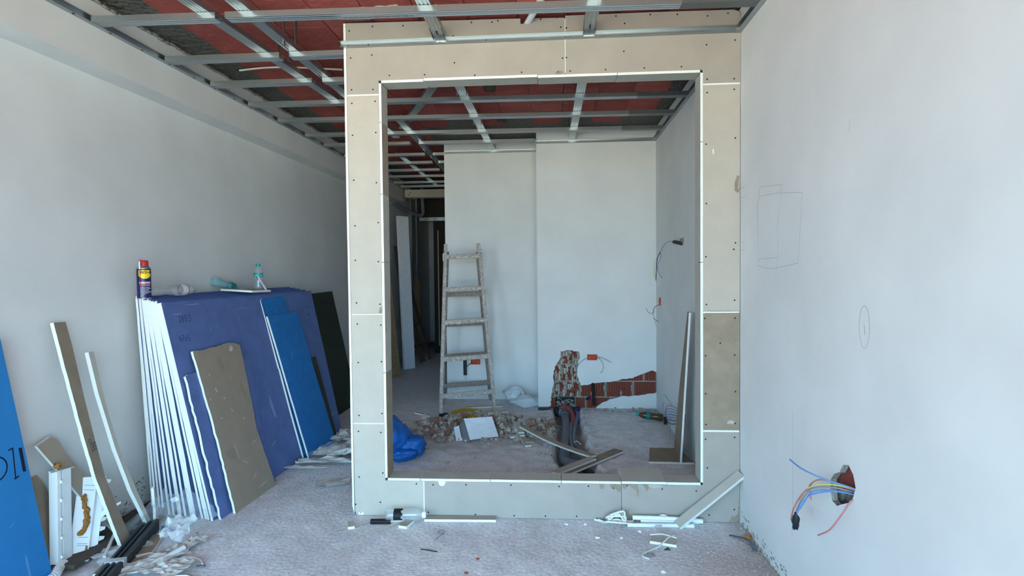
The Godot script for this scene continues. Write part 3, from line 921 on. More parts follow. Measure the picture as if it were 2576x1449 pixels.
	dots(m, M.screw, [[0.04, 0.011], [0.145, 0.012], [0.515, 0.011], [0.75, 0.013], [1.15, 0.012], [1.17, 0.012], [1.44, 0.012], [1.82, 0.012]], 0.0042, Transform3D(Basis(), Vector3(-1.085, YG - 0.004, 0.0035)))
	part(m, "edge_track", g)
	m = Mesher.new()
	track(m, M.steel, frame_of(Vector3(-0.155, YG, ZB), Vector3(1, 0, 0), Vector3.UP), XR + 0.155)
	part(m, "edge_track", g)
	m = Mesher.new()
	track(m, M.steel, frame_of(Vector3(-1.075, YG, ZR), Vector3(1, 0, 0), Vector3.UP), 0.9)
	part(m, "edge_track", g)
	m = Mesher.new()
	for i in 14:   # screws up the left track
		m.box(M.screw, Transform3D(Basis(), Vector3(XS + 0.015, YG - 0.0006, 0.95 - 0.22 * i)), Vector3(0.008, 0.002, 0.008))
	part(m, "track_screws", g, "", "stuff")
	# maker's stamp along two channels
	for s in [[-0.95, 0.355], [-0.2, -1.015]]:
		words("CD 3m/20 0mm (27/60/27) EN 14195 2005 CE", 0.016, M.print_grey, Transform3D(Basis(Vector3(1, 0, -0.02), Vector3(0, 0, 1), Vector3(0, -1, 0)), Vector3(s[0], y - 0.0006, s[1] - 0.008)), g, "stamped_lettering")
	# a white flexible strip of channel slung diagonally, and a second one poking through the partition
	m = Mesher.new()
	channel(m, M.steel, frame_of(Vector3(-0.72, 2.50, -0.75), Vector3(-0.37, 0, -0.86), Vector3.UP), 0.62)
	channel(m, M.steel, frame_of(Vector3(-0.95, 2.50, -1.285), Vector3(-0.40, 0, -0.88), Vector3.UP), 0.85)
	part(m, "slanting_channel", g)
	m = Mesher.new()
	m.tube(M.paper_waste, squiggle(v3s([-1.08, 2.53, -0.79, -0.95, 2.525, -0.76, -0.7, 2.53, -0.70, -0.45, 2.545, -0.66])), 0.006, 6)
	solo(m, "ceiling_cable", "thin white cable strung loosely just under the red ceiling inside the back room", "cable")
	m = Mesher.new()
	m.tube(M.paper_waste, squiggle(v3s([-1.95, 2.54, -0.60, -1.7, 2.545, -0.58, -1.3, 2.53, -0.62])), 0.006, 6)
	solo(m, "ceiling_cable", "thin white cable under the red ceiling over the passage, left of the partition", "cable")
	m = Mesher.new()
	m.tube(M.plastic_white, squiggle(v3s([0.02, 2.56, 0.5, -0.03, 2.545, 0.28, -0.10, 2.53, 0.06, -0.15, 2.52, -0.08])), 0.016, 9)
	solo(m, "conduit", "white pipe passing through the notch in the top of the partition", "pipe")
	m = Mesher.new()
	for s in [[-1.12, -0.42], [-0.43, -1.05], [-0.42, -1.9]]:
		m.box(M.wood_dark, Transform3D(Basis(Vector3.UP, 0.2), Vector3(s[0], YC - 0.035, s[1])), Vector3(0.075, 0.07, 0.06))
	part(m, "junction_block", g)


# ---------------------------------------------------------------- boards and junk along the left wall
func lean(called: String, label: String, category: String, o: Vector3, ux: Vector3, uy: Vector3, poly: PackedVector2Array, face: Material, back: Material, edge: Material, th := BT, wrap: Material = null, group := "") -> Node3D:
	var t := thing(called, label, category, group)
	t.transform = frame_of(o, ux, uy)
	var m := Mesher.new()
	m.prism(face, back, edge, poly, th, Transform3D(), wrap)
	part(m, "sheet", t)
	return t


func smudges(t: Node3D, material: Material, spots: Array, called := "dust_marks", label := "pale dust smears") -> void:   # x, y, half width, half height, turn
	var m := Mesher.new()
	for s in spots:
		var p := PackedVector2Array()
		for k in 11:
			var a := TAU * k / 11
			var r := rng.randf_range(0.55, 1.0)
			p.append(Vector2(s[0], s[1]) + Vector2(cos(a) * s[2] * r, sin(a) * s[3] * r).rotated(s[4]))
		m.prism(material, null, material, p, 0.0003, Transform3D(Basis(), Vector3(0, 0, 0.0003)))
	part(m, called, t, label, "stuff")


func stack_of_sheets() -> void:
	var n := 17
	for i in n:
		var f := float(i) / (n - 1)
		var bx: float = lerpf(-2.165, -1.768, f) + [0.0, 0.006, -0.004, 0.003, 0.008, -0.004, 0.0, 0.006, -0.006, -0.002, 0.012, 0.0, -0.01, 0.006, 0.004, -0.004, 0.0][i]
		var tx := lerpf(-2.228, -2.023, f) + 0.0005
		var nz: float = 0.10 - 0.10 * (1.0 - f) + rng.randf_range(-0.008, 0.008)
		var tz: float = 0.115 - 0.03 * f + rng.randf_range(-0.008, 0.008)
		var x := frame_of(Vector3(bx, 0, nz), Vector3(0.032, 0, -1), Vector3(tx - bx, 1.127, tz - nz))
		var h := 1.158 + rng.randf_range(-0.008, 0.004)
		var label := "violet plasterboard sheet, %s from the left wall in the leaning stack" % ["first", "second", "third", "fourth", "fifth", "sixth", "seventh", "eighth", "ninth", "tenth", "eleventh", "twelfth", "thirteenth", "fourteenth", "fifteenth", "sixteenth", "front"][i]
		if i == 0:
			label = "rearmost blue-violet plasterboard sheet of the stack, standing against the wall"
		if i == n - 1:
			label = "front sheet of the violet plasterboard stack with handwritten figures near its top corner"
		var t := thing("plasterboard_sheet", label, "plasterboard", "violet plasterboard sheets in the leaning stack")
		t.transform = x
		var m := Mesher.new()
		var p := PackedVector2Array([Vector2(0, 0.0), Vector2(1.72, 0.0), Vector2(1.758 if i == n - 1 else 1.72, h), Vector2(0.004, h), Vector2(0, h - 0.006)])
		if i < n - 1:
			p = torn(p, 0.08, 0.0012, [4])
		m.prism(M.violet, M.paper_brown, M.gypsum, p, BT * 0.97, Transform3D(), M.violet)
		part(m, "sheet", t)
		if i == n - 1:
			m = Mesher.new()
			var digits := {"1": [[0.3, 0.7, 0.6, 1.0, 0.5, 0.0]], "2": [[0.1, 0.8, 0.4, 1.0, 0.7, 0.75, 0.1, 0.05, 0.8, 0.0]], "8": [[0.7, 0.85, 0.4, 1.0, 0.2, 0.75, 0.7, 0.3, 0.4, 0.0, 0.15, 0.25, 0.7, 0.85]], "5": [[0.8, 1.0, 0.3, 1.0, 0.25, 0.55, 0.65, 0.5, 0.6, 0.1, 0.1, 0.0]], "4": [[0.2, 1.0, 0.0, 0.4, 0.7, 0.4], [0.6, 0.8, 0.5, 0.0]], "7": [[0.1, 0.95, 0.8, 1.0, 0.35, 0.0], [0.2, 0.45, 0.75, 0.5]], "6": [[0.7, 1.0, 0.2, 0.5, 0.2, 0.1, 0.6, 0.1, 0.6, 0.45, 0.25, 0.45]], ",": [[0.4, 0.1, 0.25, -0.25]]}
			for w in [["285,5", 0.102, 1.045, 0.024, 0.034], ["4765", 0.07, 0.938, 0.023, 0.036]]:
				var at: float = w[1]
				for c in w[0]:
					for s in digits[c]:
						var q := []
						for k in range(0, s.size(), 2):
							q.append(Vector2(at + s[k] * w[3] * 0.85 + 0.003, w[2] + s[k + 1] * w[4]))
						stroke(m, M.ink, q, 0.0026, Transform3D())
					at += w[3] * (0.5 if c == "," else 1.0)
			part(m, "handwritten_figures", t, "handwritten figures 285,5 and 4765 in dark ink").set_meta("kind", "stuff")
			smudges(t, M.violet_dusty, [[0.10, 1.09, 0.07, 0.004, 0.02], [0.75, 1.08, 0.10, 0.003, 0.0], [0.62, 0.60, 0.012, 0.05, 0.3], [0.80, 0.42, 0.02, 0.09, 0.15], [0.72, 0.2, 0.05, 0.006, 0.3], [0.35, 0.98, 0.02, 0.004, 0.6], [0.42, 0.99, 0.004, 0.02, 0.1], [1.62, 0.16, 0.05, 0.01, 0.2], [1.55, 0.09, 0.03, 0.02, 0.5], [0.24, 1.135, 0.08, 0.004, 0.0], [0.5, 0.62, 0.05, 0.003, 0.3]])
			m = Mesher.new()
			dots(m, M.ink, [[1.62, 1.03], [1.62, 0.97]], 0.006)
			part(m, "screw_holes", t, "", "stuff")


func leaning_boards() -> void:
	var t: Node3D
	lean("board_offcut", "narrow violet plasterboard offcut with a ragged white edge, tucked behind the brown board", "board", Vector3(-1.735, 0, 0.06), Vector3(0.0357, 0, -0.9994), Vector3(-0.2333, 0.9724, -0.0083), torn(outline([-0.024, 0.0, 0.541, 0.0, 0.535, 0.379, 0.548, 0.477, 0.577, 0.622, 0.559, 0.782, 0.490, 0.775, 0.0, 0.772, -0.024, 0.765]), 0.03, 0.005, [1, 2, 3, 4, 8]), M.violet, M.paper_brown, M.gypsum)
	t = lean("board_offcut", "scuffed grey-brown plasterboard offcut with a torn top, leaning on the violet stack", "board", Vector3(-1.700, 0, 0.008), Vector3(0.032, 0, -0.9995), Vector3(-0.2587, 0.9659, -0.0083), torn(outline([-0.002, 0.0, 0.430, 0.0, 0.413, 0.152, 0.391, 0.357, 0.420, 0.523, 0.424, 0.584, 0.449, 0.779, 0.455, 0.871, 0.412, 0.889, 0.355, 0.898, 0.234, 0.890, 0.016, 0.893, 0.018, 0.725, 0.019, 0.372]), 0.03, 0.0035), M.paper_scuffed, M.paper_brown, M.gypsum)
	smudges(t, M.kraft_waste, [[0.12, 0.66, 0.006, 0.02, 0.3], [0.17, 0.6, 0.004, 0.012, 1.0], [0.28, 0.7, 0.008, 0.005, 0.0], [0.21, 0.52, 0.005, 0.014, 0.4], [0.1, 0.5, 0.006, 0.006, 0.0], [0.33, 0.3, 0.03, 0.002, 0.2], [0.2, 0.22, 0.04, 0.002, -0.6], [0.15, 0.3, 0.002, 0.05, 0.1], [0.25, 0.12, 0.03, 0.002, 0.5], [0.3, 0.45, 0.012, 0.004, 0.6], [0.1, 0.75, 0.004, 0.01, 0.0], [0.36, 0.86, 0.03, 0.02, 0.4], [0.05, 0.62, 0.01, 0.003, 0.4], [0.3, 0.05, 0.06, 0.003, 0.1]], "plaster_splashes", "pale plaster splashes")
	smudges(t, M.paper_stain, [[0.22, 0.79, 0.03, 0.06, 0.2], [0.1, 0.3, 0.06, 0.05, 0.0], [0.36, 0.6, 0.02, 0.09, 0.1]], "damp_stains", "darker stains")
	t = lean("board_offcut", "tall bright-blue plasterboard strip standing behind the shorter blue one", "board", Vector3(-1.715, 0, -0.896), Vector3(0.044, 0, -0.999), Vector3(-0.2332, 0.9724, -0.0103), outline([0.0, 0.0, 0.108, 0.0, 0.30, 0.9, 0.273, 1.018, 0.270, 1.144, -0.03, 1.133, -0.05, 1.12, -0.028, 0.648, -0.022, 0.64, -0.015, 0.331]), M.blue, M.paper_brown, M.gypsum)
	smudges(t, M.blue_dusty, [[0.0, 1.07, 0.004, 0.006, 0], [0.06, 1.06, 0.003, 0.01, 0.2], [0.24, 1.03, 0.004, 0.004, 0], [0.1, 1.12, 0.06, 0.002, 0.0], [0.02, 1.01, 0.004, 0.005, 0.2]], "screw_marks", "white screw marks")
	t = lean("board_offcut", "bright-blue plasterboard strip leaning in front of the taller blue strip", "board", Vector3(-1.683, 0, -0.906), Vector3(0.0558, 0, -0.9984), Vector3(-0.2415, 0.9703, -0.0135), torn(outline([-0.001, 0.0, 0.427, 0.0, 0.346, 1.020, -0.066, 1.014, -0.046, 0.723]), 0.06, 0.0015, [3, 4]), M.blue, M.paper_brown, M.gypsum)
	smudges(t, M.blue_dusty, [[0.0, 0.98, 0.04, 0.0015, 0.1], [0.12, 0.72, 0.003, 0.03, 0.2], [0.1, 0.7, 0.002, 0.02, 0.5], [0.25, 0.4, 0.004, 0.002, 0.0], [0.05, 0.92, 0.02, 0.002, 0.3]])
	lean("board_offcut", "narrow dark-green plasterboard strip showing behind the right edge of the blue strip", "board", Vector3(-1.70, 0, -0.95), Vector3(0.0347, 0, -0.9994), Vector3(-0.2333, 0.9724, -0.0081), outline([0.20, 0.0, 0.485, 0.0, 0.462, 0.645, 0.455, 0.653, 0.28, 0.655]), M.green_dark, M.paper_brown, M.gypsum)
	lean("plasterboard_sheet", "very dark green plasterboard standing beyond the far end of the violet stack", "plasterboard", Vector3(-1.93, 0, -1.80), Vector3(0, 0, -1), Vector3(-0.2079, 0.9781, 0), outline([0.0, 0.0, 0.83, 0.0, 0.83, 1.115, 0.0, 1.108]), M.green_dark, M.paper_brown, M.gypsum)
	# near corner: the big blue board cut by the frame
	t = lean("plasterboard_sheet", "large bright-blue plasterboard cut off by the left edge, lettered in dark print", "plasterboard", Vector3(-2.10, 0, 1.16), Vector3(-0.0238, 0, -0.9997), Vector3(-0.0871, 0.9962, 0.0021), outline([0.0, 0.0, 0.457, 0.0, 0.346, 1.035, 0.0, 1.03]), M.blue_bright, M.paper_brown, M.gypsum)
	var m := Mesher.new()
	for s in [[0.326, 0.590, 0.343, 0.592, 0.3405, 0.472], [0.337, 0.471, 0.354, 0.475], [0.376, 0.581, 0.383, 0.487], [0.381, 0.581, 0.388, 0.487], [0.371, 0.582, 0.378, 0.49]]:
		var q := []
		for k in range(0, s.size(), 2):
			q.append(Vector2(s[k], s[k + 1]))
		stroke(m, M.ink, q, 0.006, Transform3D())
	var arc := []
	for k in 13:
		var a := PI * (0.5 - k / 12.0)
		arc.append(Vector2(0.262 + 0.048 * cos(a), 0.534 + 0.046 * sin(a)))
	stroke(m, M.ink, arc, 0.006, Transform3D())
	part(m, "printed_letters", t, "dark printed letters D ] I").set_meta("kind", "stuff")
	smudges(t, M.blue_dusty, [[0.35, 0.1, 0.006, 0.1, 0.1], [0.3, 0.3, 0.02, 0.003, 0.4]])
	lean("board_offcut", "dark brown plasterboard offcut half hidden behind the big blue board", "board", Vector3(-2.17, 0, 0.90), Vector3(-0.0499, 0, -0.9988), Vector3(-0.139, 0.9903, 0.0069), outline([0.330, 0.0, 0.42, 0.0, 0.367, 0.141, 0.355, 0.21, 0.298, 0.385, 0.279, 0.418, 0.15, 0.421, 0.05, 0.1, 0.05, 0.0]), M.paper_brown, M.paper_grey, M.gypsum)
	lean("board_offcut", "dusty brown plasterboard strip slanting down to the right behind the white plastic profile", "board", Vector3(-2.145, 0, 0.90), Vector3(0, 0, -1), Vector3(-0.1045, 0.9945, 0), torn(outline([0.237, 0.555, 0.311, 0.575, 0.339, 0.555, 0.478, 0.308, 0.667, 0.0, 0.614, 0.0, 0.442, 0.234, 0.328, 0.416]), 0.03, 0.003, [0, 1, 2]), M.paper_scuffed, M.paper_grey, M.gypsum)
	t = lean("board_offcut", "long brown plasterboard strip bowed against the wall, lightly printed halfway down", "board", Vector3(-2.01, 0, 0.44), Vector3(-0.124, 0, -0.9923), Vector3(-0.1893, 0.9816, 0.0237), torn(outline([0.010, 0.0, 0.085, 0.0, 0.045, 0.17, 0.007, 0.350, -0.003, 0.523, -0.008, 0.731, -0.007, 0.973, -0.014, 1.085, -0.089, 1.088, -0.085, 0.947, -0.073, 0.635, -0.056, 0.372, -0.022, 0.18]), 0.025, 0.0015, [8, 9, 10, 11, 12]), M.paper_brown, M.paper_grey, M.gypsum, 0.016)
	words("CHTA", 0.026, M.print_grey, Transform3D(Basis(Vector3(0.1, -1, 0).normalized(), Vector3(1, 0.1, 0).normalized(), Vector3(0, 0, 1)), Vector3(-0.04, 0.545, 0.0006)), t, "stamped_lettering")
	words("REE", 0.026, M.print_grey, Transform3D(Basis(Vector3(0.1, -1, 0).normalized(), Vector3(1, 0.1, 0).normalized(), Vector3(0, 0, 1)), Vector3(-0.018, 0.525, 0.0006)), t, "stamped_lettering")
	lean("board_offcut", "slim grey plasterboard strip bowed against the wall, left of the violet stack", "board", Vector3(-2.0, 0, 0.25), Vector3(0, 0, -1), Vector3(-0.1908, 0.9816, 0), outline([0.0, 0.0, 0.027, 0.0, -0.005, 0.12, -0.040, 0.246, -0.081, 0.428, -0.108, 0.649, -0.116, 0.932, -0.146, 0.933, -0.140, 0.735, -0.110, 0.457, -0.068, 0.238, -0.03, 0.115]), M.paper_grey, M.paper_grey, M.gypsum, 0.02)
	lean("board_offcut", "short pale plasterboard strip upright at the near foot of the violet stack", "board", Vector3(-2.0, 0, 0.22), Vector3(-0.3, 0, -1), Vector3(-0.05, 0.9994, -0.08), outline([0.008, 0.0, 0.047, 0.0, 0.053, 0.105, 0.027, 0.212, 0.008, 0.208, 0.018, 0.106]), M.paper_grey, M.paper_grey, M.gypsum)


func plastic_profiles() -> void:
	# a white window-box profile standing up, with its end plates
	var t := thing("plastic_profile", "white ribbed plastic profile standing upright above a corrugated hose", "plastic profile")
	var x := frame_of(Vector3(-2.155, 0.0, 0.60), Vector3(-0.03, 0.42, -0.045), Vector3(-1, 0, 0))
	t.transform = x
	var m := Mesher.new()   # local x runs up the profile, y to the wall, z away from the far wall
	var prof := [Vector2(0.0, -0.045), Vector2(0.0, 0.0), Vector2(0.018, 0.006), Vector2(0.018, 0.018), Vector2(-0.004, 0.022), Vector2(-0.004, 0.034), Vector2(0.03, 0.036), Vector2(0.03, 0.039), Vector2(-0.008, 0.037), Vector2(-0.008, 0.018), Vector2(0.014, 0.015), Vector2(0.014, 0.009), Vector2(-0.003, 0.002), Vector2(-0.003, -0.042), Vector2(0.035, -0.048), Vector2(0.035, -0.051), Vector2(0.0, -0.047)]
	var q := []
	for p in prof:
		q.append(Vector2(p.x, p.y))
	m.extrude(M.plastic_white, M.plastic_white, q, Transform3D(), 0.42)
	part(m, "channel", t)
	for e in [0.0, 0.42]:
		m = Mesher.new()
		m.prism(M.plastic_white, M.plastic_white, M.plastic_white, outline([-0.012, -0.052, 0.034, -0.052, 0.034, 0.04, 0.02, 0.042, -0.012, 0.075, -0.014, 0.04]), 0.003, Transform3D(Basis(Vector3(0, 1, 0), Vector3(0, 0, 1), Vector3(1, 0, 0)), Vector3(e, 0, 0)))
		part(m, "end_plate", t)
	m = Mesher.new()
	for k in 5:
		m.box(M.plastic_white, Transform3D(Basis(), Vector3(0.05 + 0.08 * k, -0.012, 0.02)), Vector3(0.012, 0.008, 0.008))
	part(m, "clips", t, "", "stuff")
	# the second one, with a run of dried foam
	t = thing("plastic_profile", "white toothed plastic profile smeared with dried orange foam", "plastic profile")
	t.transform = frame_of(Vector3(-2.150, 0.0, 0.52), Vector3(-0.02, 0.345, -0.10), Vector3(-1, 0, -0.75))
	m = Mesher.new()
	m.box(M.plastic_white, Transform3D(Basis(), Vector3(0.175, -0.004, 0.008)), Vector3(0.35, 0.004, 0.072))
	m.box(M.plastic_white, Transform3D(Basis(), Vector3(0.175, 0.012, -0.03)), Vector3(0.35, 0.034, 0.003))
	m.box(M.plastic_white, Transform3D(Basis(), Vector3(0.175, 0.012, -0.05)), Vector3(0.35, 0.003, 0.04))
	part(m, "channel", t)
	m = Mesher.new()
	for k in 8:
		m.prism(M.plastic_white, M.plastic_white, M.plastic_white, outline([0.0, 0.0, 0.022, 0.0, 0.018, 0.024, 0.006, 0.02]), 0.003, Transform3D(Basis(Vector3(1, 0, 0), Vector3(0, 0.3, -1).normalized(), Vector3(0, 1, 0.3).normalized()), Vector3(0.02 + 0.042 * k, 0.0, -0.068)))
	m.prism(M.plastic_white, M.plastic_white, M.plastic_white, outline([0.16, 0.0, 0.19, 0.0, 0.23, 0.075, 0.222, 0.078]), 0.004, Transform3D(Basis(Vector3(1, 0, 0), Vector3(0, -0.2, -1).normalized(), Vector3(0, 1, -0.2).normalized()), Vector3(0, -0.004, -0.06)))
	part(m, "teeth", t, "", "stuff")
	m = Mesher.new()
	for k in 26:
		var f := k / 25.0
		m.blob(M.foam, Vector3(0.105 + 0.16 * f, -0.009, 0.006 - 0.014 * sin(f * 4.0) + rng.randf_range(-0.006, 0.006)), Vector3(0.012, 0.006 + rng.randf() * 0.004, 0.012 - 0.005 * f), func(n): return 1.0 + 0.2 * sin(n.x * 9.0 + k), Basis(), 6, 9)
	m.blob(M.foam, Vector3(0.03, -0.008, -0.02), Vector3(0.018, 0.004, 0.006), func(n): return 1.0 + 0.2 * sin(n.x * 9.0))
	part(m, "foam_smear", t, "dried orange-brown foam")
	m = Mesher.new()
	for k in 5:
		stroke(m, M.print_grey, [Vector2([0.05, 0.058, 0.085, 0.29, 0.31][k], -0.022), Vector2([0.055, 0.063, 0.09, 0.295, 0.315][k], 0.018)], 0.0015, Transform3D(Basis(Vector3(1, 0, 0), Vector3(0, 0, 1), Vector3(0, -1, 0)), Vector3(0, -0.0062, 0)))
	part(m, "slits", t, "", "stuff")
	# hose below
	m = Mesher.new()
	var pts := squiggle(v3s([-2.145, 0.02, 0.61, -2.125, 0.022, 0.66, -2.09, 0.024, 0.72, -2.08, 0.025, 0.80]), 26)
	var rr := []
	for k in pts.size():
		rr.append(0.019 if k % 4 < 2 else 0.0155)
	m.tube(M.plastic_white, pts, rr, 14)
	solo(m, "corrugated_hose", "white corrugated hose on the floor below the upright white profile", "hose")
	m = Mesher.new()
	m.blob(M.foam, Vector3(-2.17, 0.445, 0.60), Vector3(0.014, 0.012, 0.012), func(n): return 1.0 + 0.3 * sin(n.x * 5.0 + n.y * 7.0))
	solo(m, "foam_lump", "small lump of dried yellow foam on top of the white plastic profile", "foam")


func film(called: String, label: String, category: String, material: Material, c: Vector3, ux: Vector3, uy: Vector3, bump: float, seed_: int, nx := 10, ny := 8) -> MeshInstance3D:   # a rumpled sheet: centre, half axes, rumple depth
	var n := FastNoiseLite.new()
	n.seed = seed_
	n.frequency = 1.0
	n.fractal_octaves = 3
	var nn := ux.cross(uy).normalized()
	var m := Mesher.new()
	var at := func(u, v):
		var p := Vector2(u * 2.0 - 1.0, v * 2.0 - 1.0)
		var w := 1.0 + 0.25 * n.get_noise_2d(p.angle() * 0.9, 5.0)
		var z := absf(n.get_noise_2d(p.x * 1.6, p.y * 1.6)) * bump * 2.0 + n.get_noise_2d(p.x * 4.0, p.y * 4.0 + 9.0) * bump * 0.4 + bump * 0.45
		return c + ux * p.x * w + uy * p.y * w + nn * z
	m.sheet(material, nx, ny, at, false)
	return solo(m, called, label, category)


func crumple(called: String, label: String, category: String, material: Material, c: Vector3, size: Vector3, seed_: int, rough := 0.4, detail := 14) -> MeshInstance3D:
	var n := FastNoiseLite.new()
	n.seed = seed_
	n.frequency = 1.3
	n.noise_type = FastNoiseLite.TYPE_CELLULAR
	n.cellular_return_type = FastNoiseLite.RETURN_DISTANCE2_SUB
	var m := Mesher.new()
	m.blob(material, c, size, func(v): return 1.0 - rough * 0.5 + rough * n.get_noise_3d(v.x, v.y, v.z) + rough * 0.3 * n.get_noise_3d(v.x * 2.3, v.y * 2.3, v.z * 2.3), Basis(), detail, detail + 6, false)
	return solo(m, called, label, category)


func left_corner_litter() -> void:
	var m := Mesher.new()
	# dark hollow shutter rail lying on the floor
	var t := thing("shutter_rail", "dark grey grooved plastic rail lying diagonally on the floor with a strip of clear tape", "plastic profile")
	t.transform = frame_of(Vector3(-2.01, 0.004, 0.235), Vector3(0.17, 0.0, 0.53), Vector3.UP)
	var prof := [Vector2(0.0, 0.035), Vector2(0.0, -0.035), Vector2(0.05, -0.035), Vector2(0.055, -0.03), Vector2(0.055, -0.016), Vector2(0.047, -0.014), Vector2(0.047, -0.006), Vector2(0.055, -0.004), Vector2(0.055, 0.006), Vector2(0.047, 0.008), Vector2(0.047, 0.016), Vector2(0.055, 0.018), Vector2(0.055, 0.03), Vector2(0.05, 0.035)]
	prof.reverse()
	m.extrude(M.plastic_dark, M.plastic_dark, prof, Transform3D(), 0.86)
	part(m, "rail", t)
	m = Mesher.new()
	m.box(M.milky, Transform3D(Basis(), Vector3(0.43, 0.028, 0.0)), Vector3(0.035, 0.058, 0.0725))
	part(m, "tape_band", t, "band of clear tape")
	# brown board lying under it
	lean("board_offcut", "brown plasterboard offcut lying flat on the floor under the dark rail", "board", Vector3(-2.06, 0.016, 0.30), Vector3(0.10, 0, 0.35), Vector3(0.33, 0, -0.10), torn(outline([0.0, 0.0, 0.40, 0.0, 0.40, 0.17, 0.05, 0.155]), 0.04, 0.003), M.paper_brown, M.paper_grey, M.gypsum)
	# planks by the wall
	for k in 3:
		m = Mesher.new()
		m.box(M.wood_dark, frame_of(Vector3(-2.215 + 0.062 * k, 0.012 + 0.004 * k, 0.30), Vector3(0.02 * k - 0.02, 0, -1), Vector3.UP), Vector3(0.78 - 0.05 * k, 0.022, 0.055), 0.003)
		solo(m, "plank", ["dark wooden plank on the floor tight against the left wall", "dark wooden plank in the middle of the three by the left wall", "dark wooden plank furthest from the left wall, under the strips"][k], "plank")
	m = Mesher.new()
	m.box(M.paper_waste, frame_of(Vector3(-2.07, 0.03, 0.43), Vector3(-0.17, 0.03, -0.33), Vector3.UP), Vector3(0.26, 0.012, 0.012))
	solo(m, "wood_batten", "thin pale batten lying on the dark planks", "batten")
	# waste paper, plastic and wrappers
	crumple("paper_bag", "white crumpled paper bag on the floor at the near end of the stack", "bag", M.paper_waste, Vector3(-1.835, 0.062, 0.405), Vector3(0.058, 0.062, 0.058), 5, 0.55, 13)
	film("plastic_film", "clear plastic film draped over the dark rail beside the slim strip", "plastic film", M.clear, Vector3(-2.0, 0.095, 0.27), Vector3(0.10, 0.10, -0.04), Vector3(0.02, 0.065, 0.10), 0.02, 12)
	film("plastic_film", "clear plastic film sticking up against the white ends of the stack", "plastic film", M.clear, Vector3(-1.845, 0.105, 0.20), Vector3(0.105, 0.06, 0.02), Vector3(-0.06, 0.075, 0.02), 0.018, 15)
	crumple("plastic_film", "crinkled clear plastic at the foot of the white profiles", "plastic film", M.milky, Vector3(-2.06, 0.022, 0.585), Vector3(0.062, 0.026, 0.055), 21, 0.6, 12)
	film("plastic_film", "cloudy plastic film spread along the near side of the dark rail", "plastic film", M.film, Vector3(-1.985, 0.008, 0.47), Vector3(0.06, 0, 0.04), Vector3(0.05, 0, -0.10), 0.014, 23)
	crumple("wrapper", "dark red crumpled wrapper lying at the corner of the stack", "wrapper", mat("wine", Color(0.42, 0.20, 0.26), 0.5, M.foil.albedo_texture, 20.0), Vector3(-1.745, 0.016, 0.28), Vector3(0.035, 0.018, 0.052), 31, 0.7, 10)
	film("plastic_film", "grey plastic film crumpled behind the white paper bag", "plastic film", M.film, Vector3(-1.83, 0.03, 0.295), Vector3(0.07, 0.0, 0.02), Vector3(-0.01, 0.02, -0.075), 0.03, 33)
	var sheets := [[-1.76, 0.50, 0.10, 0.055, 0.6], [-1.72, 0.40, 0.085, 0.045, 1.1], [-1.68, 0.60, 0.10, 0.05, 0.3], [-1.79, 0.62, 0.11, 0.05, 0.8], [-1.64, 0.66, 0.075, 0.05, -0.2]]
	for k in 5:
		var s: Array = sheets[k]
		var dir := Vector3(cos(s[4]), 0, -sin(s[4]))
		film("waste_paper", ["curled beige paper sheet just right of the dark rail", "folded beige paper sheet below the dark red wrapper", "beige paper sheet beside the white plastic tube", "beige paper sheet nearest the bottom edge beside the rail", "outermost beige paper sheet at the bottom edge of the litter"][k], "paper", M.kraft_waste, Vector3(s[0], 0.006 + 0.004 * k, s[1]), dir * s[2], Vector3(dir.z, 0, -dir.x) * s[3], 0.012, 40 + k)
	m = Mesher.new()
	m.tube(M.plastic_white, v3s([-1.735, 0.02, 0.565, -1.705, 0.022, 0.445]), 0.0125, 12)
	solo(m, "plastic_tube", "short white plastic tube lying on the litter near the bottom edge", "tube")
	m = Mesher.new()
	m.box(M.blue_bright, frame_of(Vector3(-1.925, 0.012, 0.235), Vector3(1, -0.1, 0.35), Vector3.UP), Vector3(0.075, 0.012, 0.014))
	solo(m, "blue_strip", "little bright-blue board sliver at the foot of the stack", "board sliver")
	m = Mesher.new()
	m.tube(M.paper_waste, squiggle(v3s([-1.62, 0.006, 0.50, -1.58, 0.006, 0.52, -1.55, 0.006, 0.555])), 0.004, 6)
	solo(m, "plastic_tie", "small white plastic tie on the floor right of the litter", "cable tie")
	m = Mesher.new()
	m.tube(M.paper_waste, squiggle(v3s([-1.62, 0.005, 0.66, -1.55, 0.005, 0.655, -1.50, 0.005, 0.70])), 0.004, 6)
	solo(m, "plastic_strip", "thin curved white strip on the floor at the bottom edge", "plastic strip")
	m = Mesher.new()
	m.box(M.plastic_grey, Transform3D(Basis(Vector3.UP, 0.3), Vector3(-1.545, 0.005, 0.575)), Vector3(0.035, 0.008, 0.014))
	solo(m, "plastic_clip", "little grey clip at the end of the white tie", "clip")
	# torn paper drift between the stack and the partition
	var drift := [[-1.55, -1.02, 0.13, 0.09, 0.2], [-1.48, -1.16, 0.12, 0.08, 0.7], [-1.56, -1.30, 0.11, 0.08, -0.3], [-1.42, -0.96, 0.14, 0.07, 0.1], [-1.36, -1.12, 0.11, 0.09, 0.9], [-1.50, -0.80, 0.20, 0.05, 0.05], [-1.40, -1.30, 0.12, 0.1, 0.4], [-1.30, -0.95, 0.10, 0.07, -0.4], [-1.60, -1.48, 0.10, 0.08, 0.2], [-1.46, -1.5, 0.12, 0.08, 1.0], [-1.33, -0.42, 0.10, 0.07, 0.3], [-1.62, -0.68, 0.15, 0.03, 0.0]]
